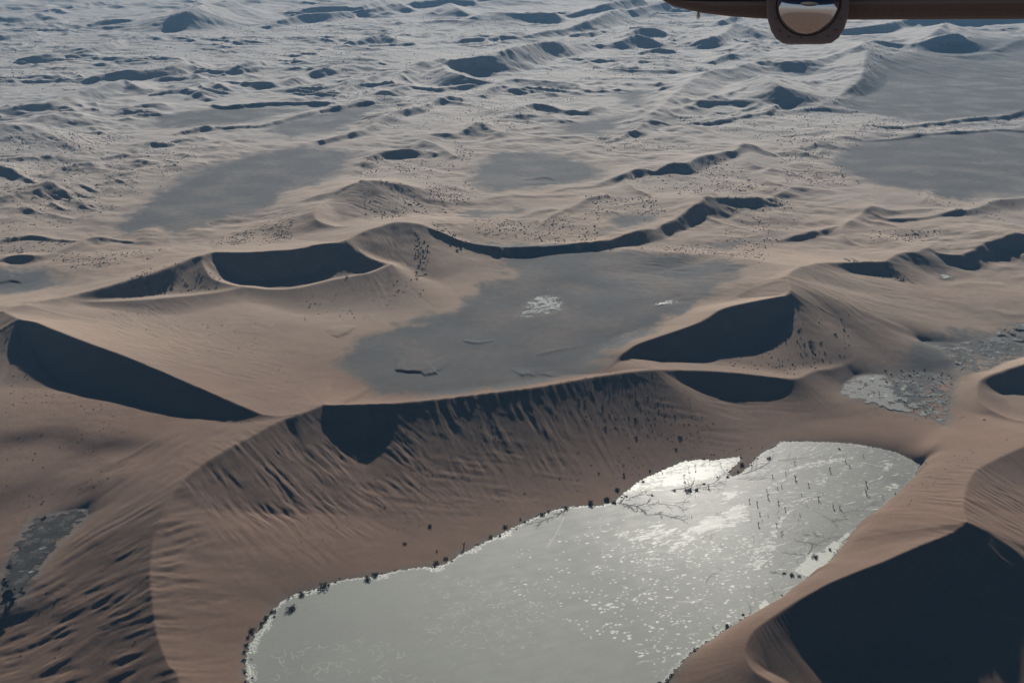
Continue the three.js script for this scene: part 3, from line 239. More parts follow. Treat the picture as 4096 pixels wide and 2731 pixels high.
// grey gravel floors between the dunes
floor([[-244,1218],[-259,1289],[-223,1344],[-163,1394],[-94,1456],[-63,1554],[-19,1575],[-28,1663],[-75,1687],[-84,1723],[19,1760],[219,1730],[312,1663],[415,1575],[365,1475],[312,1416],[203,1305],[147,1239],[112,1184],[2,1146],[-174,1116],[-195,1146]]);
floor([[-802,1840],[-803,2105],[-781,2315],[-680,2493],[-545,2591],[-363,2516],[-366,2379],[-404,2159],[-465,2123],[-475,1988],[-577,1868],[-650,1773],[-692,1827],[-728,1786]]);
floor([[-117,2357],[-73,2493],[83,2541],[178,2446],[250,2294],[222,2215],[120,2159],[-62,2070],[-114,2196]]);
floor([[-1069,2781],[-1080,2921],[-1038,3032],[-890,3123],[-561,3101],[-463,3174],[-620,2985],[-729,2840],[-808,2810],[-914,2752]]);
floor([[-710,2810],[-659,2921],[-507,3101],[-344,3226],[-304,3249],[-372,3101],[-418,2840],[-482,2697],[-610,2632],[-745,2752]]);
floor([[737,2388],[897,2629],[1455,2826],[1780,2856],[1278,1978],[1071,2010],[932,2010],[860,2112],[769,2185]]);
floor([[67,2810],[197,2921],[402,3032],[422,2985],[261,2643],[100,2697]]);
floor([[-980,1655],[-898,1643],[-796,1621],[-688,1525],[-725,1502],[-766,1467],[-802,1440],[-856,1413]]);
floor([[-124,1940],[-104,1978],[22,1997],[75,1956],[3,1910],[-47,1852],[-114,1838]]);
floor([[134,1784],[169,1852],[189,1940],[236,1971],[336,1925],[274,1852],[184,1784]]);
floor([[298,3211],[389,3411],[542,3453],[442,3137],[326,3066]]);
floor([[342,1752],[523,1832],[553,1818],[463,1752],[358,1666]]);
floor([[1506,4193],[2369,4767],[2869,4767],[1814,2922],[1468,2858],[1131,2797],[962,3057],[1303,3736]]);
floor([[583,1339],[628,1364],[684,1377],[724,1372],[784,1398],[830,1398],[757,1284],[686,1250],[621,1225],[591,1191],[555,1114],[511,1114],[466,1130],[436,1161],[440,1194],[467,1222],[524,1254]]);
floor([[-495,748],[-488,770],[-495,798],[-498,833],[-501,868],[-482,885],[-450,892],[-442,872],[-451,815],[-453,767],[-446,725],[-455,699],[-477,711]]);
// clay pans
pan([[-216,627],[-221,643],[-228,658],[-231,672],[-232,689],[-229,705],[-224,719],[-222,731],[-220,741],[-211,755],[-200,763],[-186,769],[-173,778],[-159,783],[-141,786],[-130,789],[-113,796],[-85,802],[-74,802],[-61,811],[-52,823],[-33,838],[-10,858],[10,876],[41,899],[62,907],[83,910],[95,909],[114,919],[122,931],[131,943],[143,958],[169,979],[200,1002],[219,1007],[236,1005],[249,1009],[269,1013],[269,1006],[255,989],[247,974],[253,969],[263,977],[274,990],[284,1004],[297,1021],[317,1037],[326,1049],[359,1049],[388,1047],[412,1044],[436,1035],[457,1023],[465,1012],[476,995],[466,981],[458,965],[447,954],[434,940],[420,925],[400,904],[382,885],[367,870],[354,861],[342,842],[329,827],[319,814],[305,798],[294,789],[285,784],[280,774],[266,765],[259,759],[250,750],[246,746],[220,730],[206,721],[192,710],[179,699],[165,688],[155,678],[146,668],[137,656],[127,643],[117,630]], 'main');
pan([[435,1166],[444,1190],[455,1202],[470,1219],[491,1225],[510,1221],[514,1211],[538,1226],[562,1230],[584,1226],[598,1219],[598,1199],[581,1166],[565,1137],[547,1098],[534,1078],[530,1092],[502,1108],[479,1123],[462,1137],[450,1148],[438,1156]], 'right');
pan([[599,1325],[629,1321],[651,1319],[670,1327],[690,1331],[709,1337],[726,1360],[746,1381],[782,1394],[815,1403],[759,1288],[724,1271],[687,1253],[652,1226],[617,1215],[620,1244],[619,1273],[619,1296],[610,1308]], 'edge');
pan([[-484,764],[-490,792],[-499,843],[-496,865],[-477,878],[-451,885],[-444,872],[-446,849],[-452,818],[-454,795],[-454,770],[-455,746],[-451,732],[-467,746],[-476,751]], 'left');
pan([[5,1409],[23,1455],[35,1484],[55,1495],[71,1498],[82,1460],[77,1437],[57,1420],[25,1406]], 'floor');
pan([[218,1423],[235,1434],[246,1442],[259,1453],[256,1440],[260,1434],[243,1424],[227,1419]], 'white');
pan([[732,1589],[740,1592],[748,1580],[734,1567],[724,1566]], 'small');
// wind folds on the dune faces
folds(-382, 775, -2.42, 130, 22, 1.9);
folds(-355, 679, -2.82, 120, 30, 2.6);
folds(-446, 951, -2.16, 200, 44, 1.6);
folds(-178, 945, -0.78, 130, 22, 1.7);
folds(-255, 910, -0.77, 100, 20, 1.6);
folds(-29, 1024, -1.18, 130, 24, 1.4);
folds(68, 1036, -1.29, 130, 24, 1.2);
folds(-17, 921, -0.1, 160, 24, 0.9);
folds(279, 1100, -0.05, 140, 24, 0.9);
folds(481, 830, -0.84, 130, 17, 1.7);
folds(-220, 1931, -0.59, 170, 20, 1.6);
folds(-237, 2332, -0.35, 120, 16, 1);
folds(-236, 1601, -1.08, 90, 12, 0.8);
folds(-526, 1299, -0.68, 150, 16, 0.7);
folds(-394, 1220, -0.3, 220, 24, 0.6);
folds(-1150, 2498, -0.84, 420, 42, 3);
folds(-927, 1978, -0.7, 240, 30, 3);
folds(-1009, 2667, -0.45, 350, 45, 2);
folds(61, 1838, -2.08, 200, 34, 2.2);
folds(129, 1885, -2.07, 160, 30, 2);
folds(305, 1603, -0.55, 220, 20, 1);
folds(495, 2080, -0.49, 200, 30, 2);
folds(758, 1756, -0.07, 250, 22, 1.5);
folds(466, 1469, -0.91, 160, 18, 0.9);
folds(696, 1473, -0.08, 240, 26, 0.9);
folds(942, 3282, -1.15, 260, 40, 4);
folds(1642, 3779, -0.97, 700, 60, 2);
folds(-805, 3162, -0.41, 350, 45, 2.5);
folds(273, 3883, -0.97, 600, 50, 3);
// marks on the white pan
mark([[122,937],[143,957],[169,978],[200,1000],[218,1005],[231,1000],[248,1007],[268,1011],[269,1007],[253,989],[236,969],[217,961],[192,951],[168,947],[153,943],[139,935]], 'patch');
mark([[169,949],[174,965],[197,977],[219,989],[240,990],[234,977],[218,965],[193,957]], 'patch', 1);
mark([[353,860],[350,862],[338,848],[325,839],[314,827],[291,822],[294,814],[275,794],[285,789],[294,789],[306,799],[322,819],[329,832]], 'patch', 1);
mark([[234,935],[240,937],[251,938],[247,929],[239,919],[233,919],[229,923],[236,928]], 'patch', 1);
mark([[230,746],[238,752],[242,746],[235,739],[230,738]], 'patch', 1);
mark([[271,974],[291,986],[314,977],[352,990],[400,1007],[414,1016],[392,1012],[351,1004],[318,984]], 'streak', 1);
mark([[309,965],[299,958],[270,934],[290,946],[317,968]], 'streak', 1);
mark([[429,999],[445,999],[440,984],[426,981]], 'patch');
mark([[417,952],[434,955],[436,946],[421,940],[414,943]], 'patch');
mark([[347,965],[361,968],[353,952],[338,954]], 'patch');
mark([[329,961],[340,964],[340,958],[329,958]], 'patch');
mark([[374,971],[392,990],[386,994],[361,955],[361,952]], 'patch');
mark([[310,910],[346,940],[328,934],[294,899],[272,871],[261,839],[265,822],[272,839],[274,860]], 'streak', 1);
mark([[150,839],[240,904],[264,904],[251,882],[182,845],[161,829],[106,855],[139,871],[179,876]], 'field', 260, 9, 1.1);
mark([[185,866],[259,922],[245,893],[200,860]], 'field', 120, 14, 1.8);
mark([[92,866],[263,866],[248,802],[177,814],[88,814]], 'field', 140, 4, .9);
mark([[322,1042],[445,1035],[453,984],[406,922],[301,893],[246,937]], 'field', 160, 7, .7);
mark([[239,827],[264,850],[267,819],[241,802]], 'field', 60, 6, 1);
mark([[145,870],[260,846],[260,792],[218,731],[166,693],[127,666],[119,666],[79,698],[71,792]], 'dots', 700, 1.6);
mark([[0,827],[102,895],[172,877],[151,738],[67,687],[0,766]], 'dots', 260, 1.4);
mark([[-92,778],[37,795],[52,712],[-16,663],[-84,687]], 'squiggles', 110, 4);
mark([[-204,699],[-102,699],[-33,663],[-32,645],[-201,645]], 'squiggles', 60, 6);
mark([[-75,789],[28,789],[17,687],[-50,687]], 'squiggles', 90, 3);
mark([[116,916],[134,909],[160,913],[187,917]], 'rill');
mark([[134,909],[147,893],[165,890],[187,885]], 'rill');
mark([[117,913],[129,925],[151,931]], 'rill');
mark([[177,940],[216,952],[252,965],[300,968]], 'rill');
mark([[190,937],[206,943],[233,954]], 'rill');
mark([[297,822],[315,842],[341,868],[339,882],[330,893],[317,910]], 'rill');
mark([[338,879],[356,896],[386,910],[406,922]], 'rill');
mark([[311,839],[303,842],[291,847]], 'rill');
mark([[297,819],[287,822],[276,827]], 'rill');
mark([[269,793],[261,791],[253,794]], 'rill');
mark([[321,852],[311,855],[302,856]], 'rill');
mark([[264,974],[312,1004],[365,1006],[404,1017]], 'rill');
mark([[57,900],[43,887],[18,882]], 'rill');
mark([[55,887],[46,858],[36,834]], 'track');
// plants
camelthorns([[204,984.6,3.9],[211.9,987.6,4.3],[195.5,965.9,5.1],[230.6,1000.5,2.6],[243.1,995.9,3]]);
deadTrees([[330,998.5,2.6],[390.2,1002.2,2.8],[391.7,991.4,2.4],[366.1,982.3,4.1],[297.1,969.7,2.6],[313.9,975.7,2.4],[321.8,965,4.2],[333,950.3,3.1],[283.6,939.7,2.3],[301.9,948.1,2.7],[296.7,944,2.2],[281.7,927.4,3.8],[259.4,918.7,3],[266.6,912.4,3.6],[290.2,914.3,3],[294.6,902.7,3],[336.3,922.6,3.6],[347.5,906.9,3.7],[354.3,905.4,3.4],[398.3,952.5,4.2],[392.8,935.7,4.5],[407.7,926.2,2.3],[265.2,893.3,2.5],[273.4,890.9,1.9],[259.2,873.8,3.1],[264.7,880.9,1.8],[283.8,884.7,1.6],[301.4,891.7,1.6],[307.7,891.5,1.9],[303.6,881.9,1.6],[278.3,873.2,2.8],[279.1,858.1,2.6],[281.2,859.9,2.1],[191.5,887.8,1.8],[219.9,946.4,3.4],[201.8,927.8,1.6],[381.5,880.8,2.5],[367.1,871.3,1.7],[470.8,973.8,2.2],[415.1,1014.8,2.8],[319.9,931.5,2],[325,922.8,1.8],[344,933.5,1.4],[429.1,1038.6,1.7]]);
deadTrees([[-48.9,834.7,4.6]]);
deadTrees([[476.7,1165.4,2.3],[484.2,1165.9,2.7],[503.2,1180.1,2.1],[465.5,1125.3,1.5],[504.9,1092.9,1.9]]);
shrubs([[-85.9,869.1,4.4],[-109.3,839.1,3.3],[-76,826.7,2.2],[-7.2,869.7,4.4],[8.9,883.4,2.6],[-22,852.1,3.3],[-35.6,838.8,1.8],[32.2,892.4,4.8],[39.2,898.2,3.7],[58.7,904.7,4.5],[85,912.9,6.4],[104.2,921.3,5.7],[111.2,916.3,3.8],[117.3,941.2,4.2],[98.8,969.7,2.3],[127.6,971.2,2.7],[53.6,957.8,1.9],[-180.3,770.6,7.7],[-139.8,781.5,5.3],[-133.3,788.9,5.7],[-198.7,758.9,4.2],[-75.1,807.9,4.6],[-66.3,815.4,3.6],[-76.3,801.6,2.1]]);
shrubs([[-204.7,738.1,7.8],[-198.8,758,4.3],[-220.9,734.9,4.7],[-225,726.1,4.2],[-233.8,707.9,5],[-234,689.1,3.8],[-231.6,671,3.4],[-227.6,718.2,3.1],[-235.1,699,3.1],[-233.9,680.6,3]]);
shrubs([[303.1,1009.3,4.5],[267.5,994.5,5.5],[245.9,968.4,3.7],[180.6,939.8,3.3],[197.1,939.2,6],[205.6,940.7,4.3],[116.9,939.8,4],[103.7,921.2,4.6],[111.3,915.3,3.6],[154.6,930.1,2.7],[260.1,979.4,2.7],[303.1,818.1,5.3],[321.4,829.8,3.2],[272.4,788.7,4.6],[265.9,791.7,2.8],[279.2,787,3.1],[391.8,1030.7,2.8],[216.2,953.6,2.7],[233.9,967.8,2.4],[289,1008.9,2.1]]);
shrubs([[203.6,1046.2,4.2],[195.3,1024.9,3.1],[151,1071.2,3.2],[148.8,1039.7,3.5],[158.3,980.3,2.7],[127.2,965.5,2.7],[148,958.5,3.4]]);
shrubs([[421.8,1276.6,5.7],[464.3,1303.2,3.8],[413.4,1217.8,2.6],[334.6,1218.2,2],[374.1,1277,2.4],[388,1282.2,2],[408.5,1221.9,2],[342.5,1230,1.5],[381.9,1240.4,1.5],[401.8,1242.4,1.5],[318.9,1250.8,1.5],[360,1259.3,1.5],[384.8,1217.8,1.5],[436,1257.2,1.7]]);
shrubs([[202.2,1085.5,2.4],[211.8,1072,1.8],[82.4,1090.3,2.4],[90.2,1088.6,2.4],[112,1086.2,2.7],[112.9,1051,2.7],[143.4,1072,2.1],[249.4,1079.4,1.8],[182.5,1090.3,2.1],[156.9,1100.7,2.1]]);
shrubs([[514.6,1230.7,2.6],[536.9,1232.8,2.3],[519,1221.2,2.3],[543.7,1217.7,3.5],[551.7,1222.9,2.3],[505.2,1198.8,3.4],[570.2,1235.3,2.6],[587.1,1219.4,2.9],[597.1,1217.7,2.3],[492.7,1188.7,1.7],[572.4,1209.1,2.6],[580.4,1198.8,3.1],[535.4,1159.3,2.2],[525,1112.8,2.5],[548.9,1156.1,2],[542.5,1202.2,2.3],[515.1,1188.7,2],[586.6,1084.8,2.4],[562.3,1095,1.4],[567.7,1097.9,1.4],[433.4,1035.5,1.6],[591.4,1226.4,2]]);
shrubs([[-96.9,1666.3,5.3],[-90.7,1676.9,4.9],[-271.1,1529.8,3.4],[-252,1850.5,2.6],[-231.9,1847.9,2.6],[-206.7,1961.1,2.8],[-191.4,1920,2.7],[-191.4,2293.3,3.7],[-231.2,2303.2,3.2],[-207.4,2305.7,2.6],[-248,2290.9,3.1]]);
shrubs([[218.6,2041.9,3.8],[241.8,2044.9,2.9],[97.7,1772.8,3.4],[46.4,1770.5,3],[72.3,1830.9,2.2],[79.4,1732.6,2.1],[264,2187.6,2.5],[517.1,2349.3,4.3]]);
shrubs([[-486.5,867.1,4.3],[-546.3,984.3,1.6],[-458,1018.8,1.3]]);
scrub([[-177,1696],[-142,1661],[-144,1564],[-182,1465],[-194,1482],[-161,1564]], 138, 2.5600000000000005);
scrub([[-328,2066],[-153,2106],[-129,1934],[-237,1865],[-289,1882]], 288, 2.8800000000000003);
scrub([[-365,2397],[-173,2410],[-123,2358],[-188,2203],[-349,2215]], 275, 2.8800000000000003);
scrub([[-153,2639],[-97,2492],[-108,2358],[-143,2437]], 150, 2.5600000000000005);
scrub([[-213,2159],[-101,2203],[-68,2066],[-106,1988],[-175,2026]], 213, 2.5600000000000005);
scrub([[-155,1769],[-70,1724],[-79,1661],[-138,1696]], 75, 2.8800000000000003);
scrub([[-487,1865],[-425,1934],[-413,1696],[-519,1703],[-536,1769]], 240, 2.2399999999999998);
scrub([[-73,1890],[27,1865],[187,1979],[156,1754],[-68,1747]], 400, 2.72);
scrub([[269,2261],[536,2410],[564,2127],[358,2066],[259,2159]], 525, 2.72);
scrub([[153,2066],[303,2066],[309,1916],[240,1865],[174,1979]], 288, 2.72);
scrub([[177,1724],[474,1747],[430,1564],[313,1504],[180,1628]], 420, 2.08);
scrub([[219,2803],[348,2671],[526,2520],[231,2506]], 300, 2.5600000000000005);
scrub([[490,2239],[608,2129],[571,1884],[464,1698],[384,1698]], 375, 2.5600000000000005);
scrub([[686,2564],[918,2564],[837,2183],[614,2150]], 450, 2.72);
scrub([[693,1834],[824,1826],[794,1749],[664,1749]], 150, 2.5600000000000005);
scrub([[888,2129],[1108,2183],[1035,1936],[973,1884],[849,1954]], 75, 2.5600000000000005);
scrub([[570,1630],[630,1610],[668,1536],[568,1554]], 150, 2.2399999999999998);
scrub([[-613,1561],[-579,1555],[-473,1520],[-473,1480],[-609,1460]], 150, 2.72);
scrub([[-817,1693],[-627,1707],[-616,1638],[-740,1586],[-811,1652]], 260, 2.4000000000000004);
scrub([[-962,1781],[-809,1759],[-829,1693],[-921,1693]], 163, 2.5600000000000005);
scrub([[-555,1781],[-424,1845],[-399,1722],[-558,1707]], 240, 2.4000000000000004);
scrub([[-718,1264],[-674,1264],[-533,1110],[-453,1110],[-435,1057],[-620,1057]], 150, 1.5);
scrub([[-698,1431],[-530,1405],[-388,1379],[-274,1145],[-518,1308]], 160, 1.375);
scrub([[-489,773],[-351,773],[-310,673],[-321,637],[-425,637]], 80, 1.125);
scrub([[-606,1027],[-481,1095],[-421,985],[-459,874],[-534,874]], 110, 1.375);
scrub([[283,1249],[505,1362],[463,1228],[376,1196],[294,1216]], 120, 2.2399999999999998);
scrub([[49,1160],[199,1160],[252,1088],[226,1033],[46,1055]], 420, 1.375);
scrub([[-255,1054],[75,1075],[149,993],[65,887],[-43,887],[-228,826],[-266,920]], 700, 1);
scrub([[110,1087],[287,1049],[321,1039],[277,1004],[190,1004],[115,949]], 200, 1.125);
scrub([[390,888],[512,972],[611,1036],[585,1009],[498,937],[387,829]], 70, 1.125);
scrub([[-340,1485],[-145,1535],[-140,1473],[-256,1371],[-318,1371]], 60, 2.08);
scrub([[-187,1310],[76,1361],[184,1503],[166,1335],[-45,1262]], 60, 1.375);
scrub([[509,1234],[610,1234],[586,1169],[535,1083],[510,1110],[495,1169]], 300, 1.6125, true);
scrub([[619,1296],[713,1327],[743,1311],[688,1255],[617,1215]], 140, 1.5, true);
scrub([[-1352,2607],[-1256,2712],[-1014,2685],[-1009,2440],[-1141,2440],[-1252,2396]], 525, 3.1);
scrub([[-1252,2396],[-1010,2375],[-878,2712],[-778,2463],[-785,2159],[-827,1952],[-889,1845],[-976,1811]], 1000, 2.8800000000000003);
scrub([[-2657,5373],[-841,5373],[-616,3867],[-1103,3499],[-1665,3270]], 2125, 4.03);
scrub([[-1033,5737],[846,5373],[583,3625],[-29,3499],[-627,3381]], 2000, 3.875);
scrub([[-627,3381],[271,3381],[18,2687],[-399,2783]], 1125, 3.1);
scrub([[613,5631],[1442,5631],[1005,3845],[407,3648]], 1250, 3.7199999999999998);
scrub([[1475,4307],[2203,4412],[1359,2623],[730,2543],[426,2891],[1049,3156]], 1500, 3.1);

// ---------- the land: one sheet on rings of growing radius round the point below the aircraft ----------
const TURN = [], RING = [];
{
  const fine = 36 * RAD, n = 960;
  for (let a = -180; a < -36; a += 6) TURN.push(a * RAD);
  for (let i = 0; i <= n; i++) TURN.push(-fine + (2 * fine * i) / n);
  for (let a = 42; a < 180; a += 6) TURN.push(a * RAD);
  TURN.push(Math.PI);
  RING.push(2, 60, 140, 220, 300, 370, 420, 455);
  let d = 480;
  while (d < 13000) { RING.push(d); d += Math.min(0.00095 * (d * d + EYE * EYE) / EYE, (d < 6500 ? 0.0021 : 0.004) * d); }
  while (d < 60000) { RING.push(d); d *= 1.12; }
  RING.push(60000);
}
const NC = TURN.length, NR = RING.length, NV = NC * NR;
const X = new Float32Array(NV), A = new Float32Array(NV), BASE = new Float32Array(NV), RISE = new Float32Array(NV), TEMP = new Float32Array(NV), GREY = new Float32Array(NV), RIM = new Float32Array(NV).fill(99), Y = new Float32Array(NV);
function baseAt(x, f) {
  let s = 0, w = 0; const k = 1 / Math.max(f * f + x * x * 0.3, 9e4);
  for (let i = 0; i < LEVELS.length; i++) { const p = LEVELS[i], r2 = ((x - p[0]) ** 2 + (f - p[1]) ** 2) * k + 2e-4, q = 1 / (r2 * r2); s += q * p[2]; w += q; }
  return s / w;
}
for (let r = 0, v = 0; r < NR; r++) for (let c = 0; c < NC; c++, v++) {
  const x = RING[r] * Math.sin(TURN[c]), f = RING[r] * Math.cos(TURN[c]);
  X[v] = x; A[v] = f; BASE[v] = baseAt(x, f);
}
const find = (list, value) => { let a = 0, b = list.length - 1; while (b - a > 1) { const m = (a + b) >> 1; if (list[m] > value) b = m; else a = m; } return a; };
// crests: smooth lines through the surveyed points
function crestLine(rows) {
  const out = [], P = (i) => rows[clamp(i, 0, rows.length - 1)];
  for (let i = 0; i + 1 < rows.length; i++) {
    const [p0, p1, p2, p3] = [P(i - 1), P(i), P(i + 1), P(i + 2)], len = Math.hypot(p2[0] - p1[0], p2[1] - p1[1]), d = Math.hypot(p1[0], p1[1]);
    const n = Math.max(1, Math.ceil(len / Math.max(4, 0.0045 * d)));
    for (let k = 0; k < n; k++) {
      const t = k / n, at = (j) => { const l = (p2[j] - p0[j]) / 2 * 0.8, m = (p3[j] - p1[j]) / 2 * 0.8, t2 = t * t, t3 = t2 * t; return (2 * t3 - 3 * t2 + 1) * p1[j] + (t3 - 2 * t2 + t) * l + (3 * t2 - 2 * t3) * p2[j] + (t3 - t2) * m; };
      out.push([at(0), at(1), at(2), mix(p1[3], p2[3], t), mix(p1[4], p2[4], t)]);
    }
  }
  out.push(rows[rows.length - 1]);
  return out;
}
for (const D of DUNES) {
  const L = crestLine(D.rows), touched = [NR, 0, NC, 0];
  const spans = [];
  for (let i = 0; i + 1 < L.length; i++) {
    const a = L[i], b = L[i + 1], mx = (a[0] + b[0]) / 2, mf = (a[1] + b[1]) / 2, top = Math.max(a[2], b[2]) - (baseAt(mx, mf) - (mf < 1350 ? 48 : 12)), len = Math.hypot(b[0] - a[0], b[1] - a[1]) || 0.01;
    if (top <= 0) continue;
    const reach = Math.min(900, Math.max((D.far * top) / Math.min(a[3], b[3]), (D.near * top) / Math.min(a[4], b[4]))) + len, dist = Math.hypot(mx, mf);
    const half = Math.asin(Math.min(0.99, reach / dist)), az = Math.atan2(mx, mf);
    const s = { first: i === 0, last: i + 2 === L.length, a, b, mx, mf, len, ux: (b[0] - a[0]) / len, uf: (b[1] - a[1]) / len, reach, r0: find(RING, dist - reach), r1: find(RING, dist + reach) + 1, c0: find(TURN, az - half), c1: find(TURN, az + half) + 1 };
    spans.push(s);
    touched[0] = Math.min(touched[0], s.r0); touched[1] = Math.max(touched[1], s.r1); touched[2] = Math.min(touched[2], s.c0); touched[3] = Math.max(touched[3], s.c1);
  }
  const [R0, R1, C0, C1] = touched;
  for (let r = R0; r <= R1; r++) TEMP.fill(0, r * NC + C0, r * NC + C1 + 1);
  for (const s of spans) {
    const { a, b } = s, reach2 = s.reach * s.reach, nx = -s.uf, nf = s.ux;         // the normal that points to the left of the run
    const rnd0 = D.round || Math.max(0.6, 0.0006 * Math.hypot(s.mx, s.mf)), rr = rnd0 * rnd0;
    for (let r = s.r0; r <= s.r1; r++) for (let c = s.c0, v = r * NC + c; c <= s.c1; c++, v++) {
      const px = X[v] - a[0], pf = A[v] - a[1];
      const run = px * s.ux + pf * s.uf, t = clamp(run / s.len, 0, 1), over = run - s.len * t, perp = px * nx + pf * nf;
      const k = over < 0 ? (s.first ? 3.2 : 1.5) : s.last ? 3.2 : 1.5, d2 = perp * perp + over * over * k * k;
      if (d2 > reach2) continue;
      const H = a[2] + (b[2] - a[2]) * t - BASE[v];
      if (H <= TEMP[v]) continue;
      const d = Math.sqrt(d2), side = d > 1e-4 ? perp / d : 0, w = 0.5 + 0.5 * side;
      const slope = mix(mix(a[4], b[4], t), mix(a[3], b[3], t), w), n = mix(D.near, D.far, w);
      const q = 1 - ((Math.sqrt(d2 + rr) - rnd0) * slope) / (H * n);
      if (q <= 0) continue;
      const val = H * Math.pow(q, n);
      if (val > TEMP[v]) TEMP[v] = val;
    }
  }
  for (let r = R0; r <= R1; r++) for (let c = C0, v = r * NC + c; c <= C1; c++, v++) {
    const b = TEMP[v]; if (b <= 0) continue;
    const a = RISE[v], k = Math.min(4.5, Math.min(a, b) * 0.8) + 1e-3, h = clamp(0.5 + (0.5 * (b - a)) / k, 0, 1);
    RISE[v] = mix(a, b, h) + k * h * (1 - h);
  }
}
// the grey floors, the wind's smaller work, hummocks round plants
const flatPan = PANS.map((p) => ({ ...p, b: box(p.poly) }));
const PAN_LEVEL = { main: 0, right: 6, edge: 8, left: 4, floor: 15, white: 15, small: 22 };
for (let v = 0; v < NV; v++) {
  const x = X[v], f = A[v], d = Math.hypot(x, f);
  let grey = 0;
  const far = smooth(1500, 3500, d), wx = x + 16 * noise(x / 60, f / 60) + 6 * noise(x / 19, f / 19 + 7) + far * 26 * noise(x / 125 + 3, f / 125 + 7), wf = f + 16 * noise2(x / 60, f / 60) + 7 * noise2(x / 17, f / 17);
  for (const F of FLOORS) {
    if (wx < F.b[0] - 30 || wx > F.b[2] + 30 || wf < F.b[1] - 30 || wf > F.b[3] + 30) continue;
    if (inside(F.poly, wx, wf)) { const e = edgeDistance(F.poly, wx, wf); grey = Math.max(grey, smooth(0, 9 + d * 0.018, e)); }
  }
  const lift = RISE[v];
  GREY[v] = grey *= 1 - smooth(26, 42, lift + 3 * noise(x / 40 + 9, f / 22));
  let h = lift;
  const calm = 1 - 0.85 * grey;
  for (const F of FOLDS) {
    const dx = x - F.x, df = f - F.f, q = (dx * dx + df * df) / (F.reach * F.reach); if (q > 2.6) continue;
    const along = dx * F.c + df * F.s, across = -dx * F.s + df * F.c, m = Math.exp(-q * 1.6) * Math.min(1, lift / 3 + 0.15);
    const bend = across + 0.12 * F.wave * noise2(along / (F.wave * 4), across / (F.wave * 3));
    const n = noise(along / (F.wave * 4.6), bend / (F.wave * 0.6)) + 0.4 * noise2(along / (F.wave * 1.5), bend / (F.wave * 0.27)) + 0.16 * noise(along / (F.wave * 0.5), bend / (F.wave * 0.16));
    h += 0.55 * F.high * m * n * clamp(0.6 + 0.9 * noise2(x / 55 + F.x, f / 55), 0.05, 1.5);
  }
  const wild = smooth(2100, 3600, d) * calm;
  if (wild > 0) {
    const relief = (s) => {
      const u = x / (250 * s), w = f / (190 * s), qx = 0.45 * noise(u * 0.7 + 3, w * 0.7), qf = 0.45 * noise2(u * 0.7, w * 0.7 + 8);
      const r1 = 1 - Math.abs(noise(u + qx, w + qf)), r2 = 1 - Math.abs(noise2(u * 2.3 + 5 + qx, w * 2.3 + qf)), r3 = s > 1 ? 0 : 1 - Math.abs(noise(u * 5.2 + 9, w * 5.2)), low = 0.5 + 0.5 * noise2(u * 0.4 + 30, w * 0.4);
      const some = smooth(0.35, 0.75, low);
      return s * (8 * r1 * r1 * (0.12 + 1.1 * some) + (s > 1 ? 2.2 : 2.8) * r2 * r2 * r1 * (0.2 + some) + 0.9 * r3 * r3 * r2);
    };
    const away = smooth(4600, 6000, d);
    h += wild * ((away < 1 ? (1 - away) * relief(1) : 0) + (away > 0 ? away * relief(1.7) : 0)) * (1 - 0.8 * smooth(4, 20, lift));
    if (d > 5000) h += 26 * smooth(5000, 9000, d) * Math.pow(Math.max(0, 1 - Math.abs(noise(x / 900 + 20, f / 1200))), 3);
  }
  const roll = smooth(1450, 2000, d) * (1 - smooth(6500, 9000, d)) * calm * calm;                       // broad swells and hollows of the older sand
  if (roll > 0) h += roll * (5 * noise(x / 190 + 60, f / 150) + 2.6 * noise2(x / 82, f / 66 + 40) + 1.0 * noise(x / 34, f / 27)) * (0.55 + 0.45 * noise2(x / 420, f / 420));
  const rough = calm * (0.35 + 0.65 * smooth(-0.2, 0.5, noise2(x / 160 + 40, f / 160)));
  if (d < 14000) h += rough * (0.14 * noise(x / 30, f / 20) + 0.03 * noise2(x / 9, f / 6) + far * (1.0 * noise(x / 60 + 5, f / 44) + 0.32 * noise2(x / 23, f / 16)));
  if (d < 1500) h += calm * 0.025 * noise(x / 3.1, f / 2.3);
  if (grey > 0) h += grey * (0.5 * noise(x / 130, f / 110) + 0.05 * noise2(x / 16, f / 13));
  Y[v] = BASE[v] + h;
}
for (const P of flatPan) if (P.kind !== 'main') {                          // each small pan lies at the lowest ground of its hollow
  const own = []; for (let v = 0; v < NV; v++) if (X[v] > P.b[0] && X[v] < P.b[2] && A[v] > P.b[1] && A[v] < P.b[3] && inside(P.poly, X[v], A[v])) own.push(Y[v]);
  own.sort((p, q) => p - q); PAN_LEVEL[P.kind] = own[Math.floor(own.length * (P.kind === 'left' ? 0.25 : 0.4))] ?? PAN_LEVEL[P.kind]; console.log(P.kind, PAN_LEVEL[P.kind], own[0], own[own.length - 1]);
}
for (let v = 0; v < NV; v++) {
  const x = X[v], f = A[v]; let y = Y[v];
  for (const P of flatPan) {
    const zone = P.kind === 'main' ? 260 : 110; if (x < P.b[0] - zone || x > P.b[2] + zone || f < P.b[1] - zone || f > P.b[3] + zone) continue;
    const e = edgeDistance(P.poly, x, f), L = PAN_LEVEL[P.kind]; RIM[v] = Math.min(RIM[v], Math.abs(e));
    if (e > -1) y = P.kind === 'main' ? L - 0.25 : Math.min(y, L - 0.25);
    else if (y > L) {
      const o = -e - 1, lee = P.kind === 'main' ? mix(42, 9, smooth(610, 560, f - 0.9 * x)) : 16;     // the sand runs out in a foot along the rim
      y = L + (y - L) * (1 - Math.exp(-o / lee)) - 0.2 * Math.exp(-o / 3);
    }
  }
  Y[v] = y;
}
